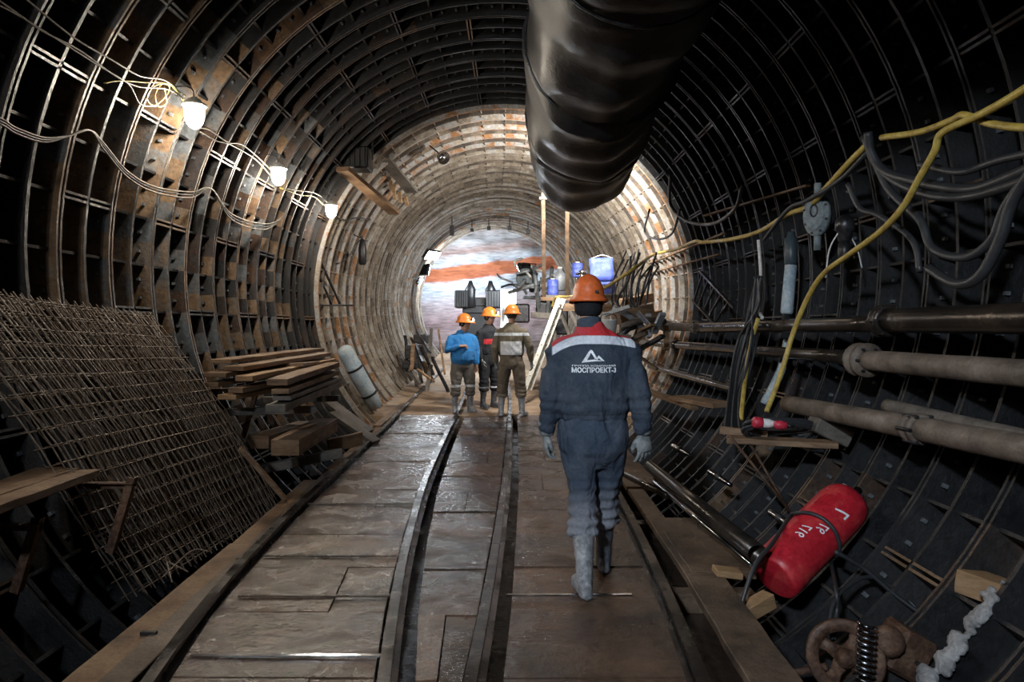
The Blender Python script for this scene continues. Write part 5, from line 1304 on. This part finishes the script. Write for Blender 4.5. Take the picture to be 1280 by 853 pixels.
# blue containers
M['blue'] = grimy('blue_plastic', (.045, .07, .36), (.08, .12, .5), (.14, .19, .55), 5, (.4, .6), 0, .2)
t = thing('blue_crate', 'blue plastic sheet bundle above and right of the worker\'s helmet', 'bundle', at(752, 337, 13))
b = NB(); loft(b, [((0, 0, -.22), .19, .08), ((0, 0, -.2), .215, .1), ((0, 0, .0), .22, .1), ((0, 0, .19), .225, .1), ((0, 0, .215), .21, .08)], 4)
b.free(); b = NB(); box(b, (0, 0, 0), .44, .2, .42, 0, Matrix.Rotation(-.04, 3, 'Y')); box(b, (0.02, 0, -.24), .34, .14, .08)
bmesh.ops.subdivide_edges(b, edges=b.edges[:], cuts=4, use_grid_fill=True)
for v in b.verts: v.co += .02*Vector((noise.noise(v.co*6), noise.noise(v.co*6+Vector((5, 0, 0))), noise.noise(v.co*6+Vector((9, 0, 0)))))
obj('sheet', b, M['blue'], t, True)
b = NB(); tube(b, [(-.2, -.1, .2), (0, -.11, .26), (.2, -.1, .2)], .008, 5); obj('tie', b, M['white'], t, True)
for x, y, r_, h, D, l in ((691, 362, .12, .42, 14.6, 'blue barrel between the two timber posts'), (762, 358, .12, .3, 13.6, 'small blue canister under the blue bundle'), (722, 338, .12, .3, 14.6, 'small blue canister right of the pale timber post')):
    t = thing('blue_barrel', l, 'barrel', at(x, y, D)); b = NB(); rev(b, (0, 0, -h/2), (0, 0, 1), [(0, r_*.9), (.02, r_), (h*.3, r_), (h*.32, r_*1.05), (h*.36, r_), (h*.65, r_), (h*.67, r_*1.05), (h*.71, r_), (h*.95, r_), (h, r_*.85)], 18); obj('body', b, M['blue'], t, True)
    b = NB(); rev(b, (0, 0, h/2-.005), (0, 0, 1), [(0, r_*.4), (.03, r_*.4)], 12); obj('lid', b, M['white'], t, True)
t = thing('water_tank', 'translucent pale canister between the timber posts, beside the blue barrel', 'canister', at(700, 352, 14.7)); b = NB(); rev(b, (0, 0, -.2), (0, 0, 1), [(0, .1), (.02, .13), (.35, .13), (.42, .06), (.47, .05)], 16); obj('body', b, M['galv'], t, True)
b = NB(); rev(b, (0, 0, .27), (0, 0, 1), [(0, .055), (.04, .055)], 12); obj('cap', b, M['white'], t, True)
# silver fitting just above the helmet
t = thing('metal_valve', 'shiny metal valve just above the worker\'s helmet', 'valve', at(728, 344, 12.6)); b = NB(); rev(b, (0, 0, -.1), (0, 0, 1), [(0, .1), (.05, .1), (.06, .06), (.12, .05), (.13, .08), (.17, .07), (.2, .03)], 16); obj('body', b, M['steel_bright'], t, True)
b = NB(); rev(b, (0.0, 0, .02), (1, -.2, 0), [(-.12, .02), (.12, .02)], 8); obj('handle', b, M['steel'], t, True)
# white container right of the collar
t = thing('white_bucket', 'white bucket on the right behind the worker\'s shoulder', 'bucket', at(760, 409, 9.5)); b = NB(); rev(b, (0, 0, -.12), (0, 0, 1), [(0, .09), (.01, .1), (.2, .125), (.21, .135), (.225, .135)], 18); obj('body', b, M['white'], t, True)
b = NB(); tube(b, [(-.13, 0, .08), (-.08, -.05, .17), (.08, -.05, .17), (.13, 0, .08)], .006, 6); obj('handle', b, M['steel'], t, True)
beamobj('support_box', at(742, 440, 9.5), at(786, 440, 9.5), .4, .48, M['wood_grey'], 'dark timber block under the white bucket', 'block')
# bundle of hanging hoses and cables right of the blue bundle
GH = 'dark hoses hanging in front of the lit right lining'
for k in range(16):
    rng = random.Random(k+90); x = 775+k*2.6+rng.uniform(-2, 2); D = rng.uniform(10.5, 11.3)
    top = at(x+rng.uniform(0, 10), 322+rng.uniform(-12, 12), D); m1 = at(x-rng.uniform(0, 10), 350+rng.uniform(-5, 5), D); m2 = at(x-rng.uniform(4, 14), 375, D); e = at(x+rng.uniform(-14, 6), 392+rng.uniform(-8, 8), D)
    cable('hanging_hose', [top, m1, m2, e], rng.uniform(.009, .02), M['cable'], 'dark hose hanging in the bundle right of the blue plastic bundle', 'hose', GH, world=True)
for k, (a, c, l) in enumerate((((766, 385), (812, 420), 'tangled pale pipe end right of the worker\'s shoulder'), ((775, 410), (830, 402), 'muddy pipe stub right of the worker\'s shoulder'), ((772, 425), (800, 408), 'crooked dark pipe right of the worker\'s shoulder'))):
    b = NB(); tube(b, [at(*a, 10), at((a[0]+c[0])/2, (a[1]+c[1])/2-6, 10), at(*c, 10.4)], .05, 10); tag(obj('pipe_stub', b, [M['galv'], M['pipe_mud'], M['steel']][k], None, True), l, 'pipe')
beamobj('rubble_timber', at(770, 398, 10.6), at(812, 388, 10.8), .3, .2, M['wood'], 'brown splintered timber below the hanging hoses', 'timber')
GC = 'scrap pieces heaped right of the worker\'s shoulder'
for k in range(14):
    rng = random.Random(k+300); x = rng.uniform(768, 835); y = rng.uniform(388, 452); D = rng.uniform(9.4, 10.6); p = at(x, y, D)
    dr = Vector((rng.uniform(-.35, .35), rng.uniform(-.3, .3), rng.uniform(-.3, .25)))
    b = NB(); bar(b, p-dr*.6, p+dr*.6, rng.uniform(.05, .12), rng.uniform(.03, .07), rough=.008)
    tag(obj('scrap_piece', b, M[rng.choice(['wood_grey', 'galv', 'steel', 'wood', 'wood_mud'])]), 'piece of scrap timber or metal in the heap right of the worker\'s shoulder', 'scrap', GC)
# floodlights at the face
M['flood'] = emit('floodlight_lens', (.85, .93, 1), 70)
def flood(px, py, D, w_, h, aim, label, e, col=(.82, .92, 1), tgt=None, spread=170):
    p = at(px, py, D); t = thing('floodlight', label, 'lamp', p); tv = (tgt-p).normalized(); q = tv.to_track_quat('-Z', 'Y'); t.rotation_euler = q.to_euler()
    b = NB(); box(b, (0, 0, .07), w_*1.1, h*1.1, .12); obj('housing', b, M['steel'], t, False, .02)
    b = NB(); box(b, (0, 0, 0), w_, h, .012); obj('lens', b, M['flood'], t)
    b = NB(); bar(b, (-w_*.6, 0, .05), (-w_*.6, 0, .3), .03, .01); bar(b, (w_*.6, 0, .05), (w_*.6, 0, .3), .03, .01); bar(b, (-w_*.6, 0, .3), (w_*.6, 0, .3), .03, .01); obj('yoke', b, M['steel'], t)
    area(p+tv*.02, tgt, e, col, w_, h, spread)
    return t
flood(541, 320, 24.5, .62, .34, None, 'brightly lit floodlight panel at the upper left of the rock face', 95, tgt=at(720, 520, 21))
flood(533, 338, 26.2, .5, .4, None, 'added floodlight brightening the rock face, below the large panel', 420, tgt=at(650, 380, 29))  # extra lamp, added only to light the rock face
flood(526, 353, 21, .14, .2, None, 'small lit floodlight at the left edge of the rock face', 60, tgt=at(600, 400, 22))
flood(655, 338, 18.9, .4, .3, None, 'lit floodlight on top of the drilling rig', 220, tgt=at(600, 400, 20.5))
flood(716, 232, 11.2, .45, .3, None, 'lit floodlight behind the end of the black duct', 380, (1, .94, .84), tgt=at(716, 232, 11.2)+Vector((.06, 1, -.1)), spread=180)

# work light on the left behind the camera
p_ = Vector((-1.75, -2.4, 3.7)); t = thing('floodlight', 'lit work light on the left wall behind the camera', 'lamp', p_); tg_ = Vector((1.5, 4.6, 1.0)); tv = (tg_-p_).normalized(); t.rotation_euler = tv.to_track_quat('-Z', 'Y').to_euler()
b = NB(); box(b, (0, 0, .07), .4, .3, .12); obj('housing', b, M['steel'], t, False, .02)
b = NB(); box(b, (0, 0, 0), .36, .26, .012); obj('lens', b, M['flood'], t)
area(p_+tv*.02, tg_, 62, (.78, .89, 1), .36, .26, 75)
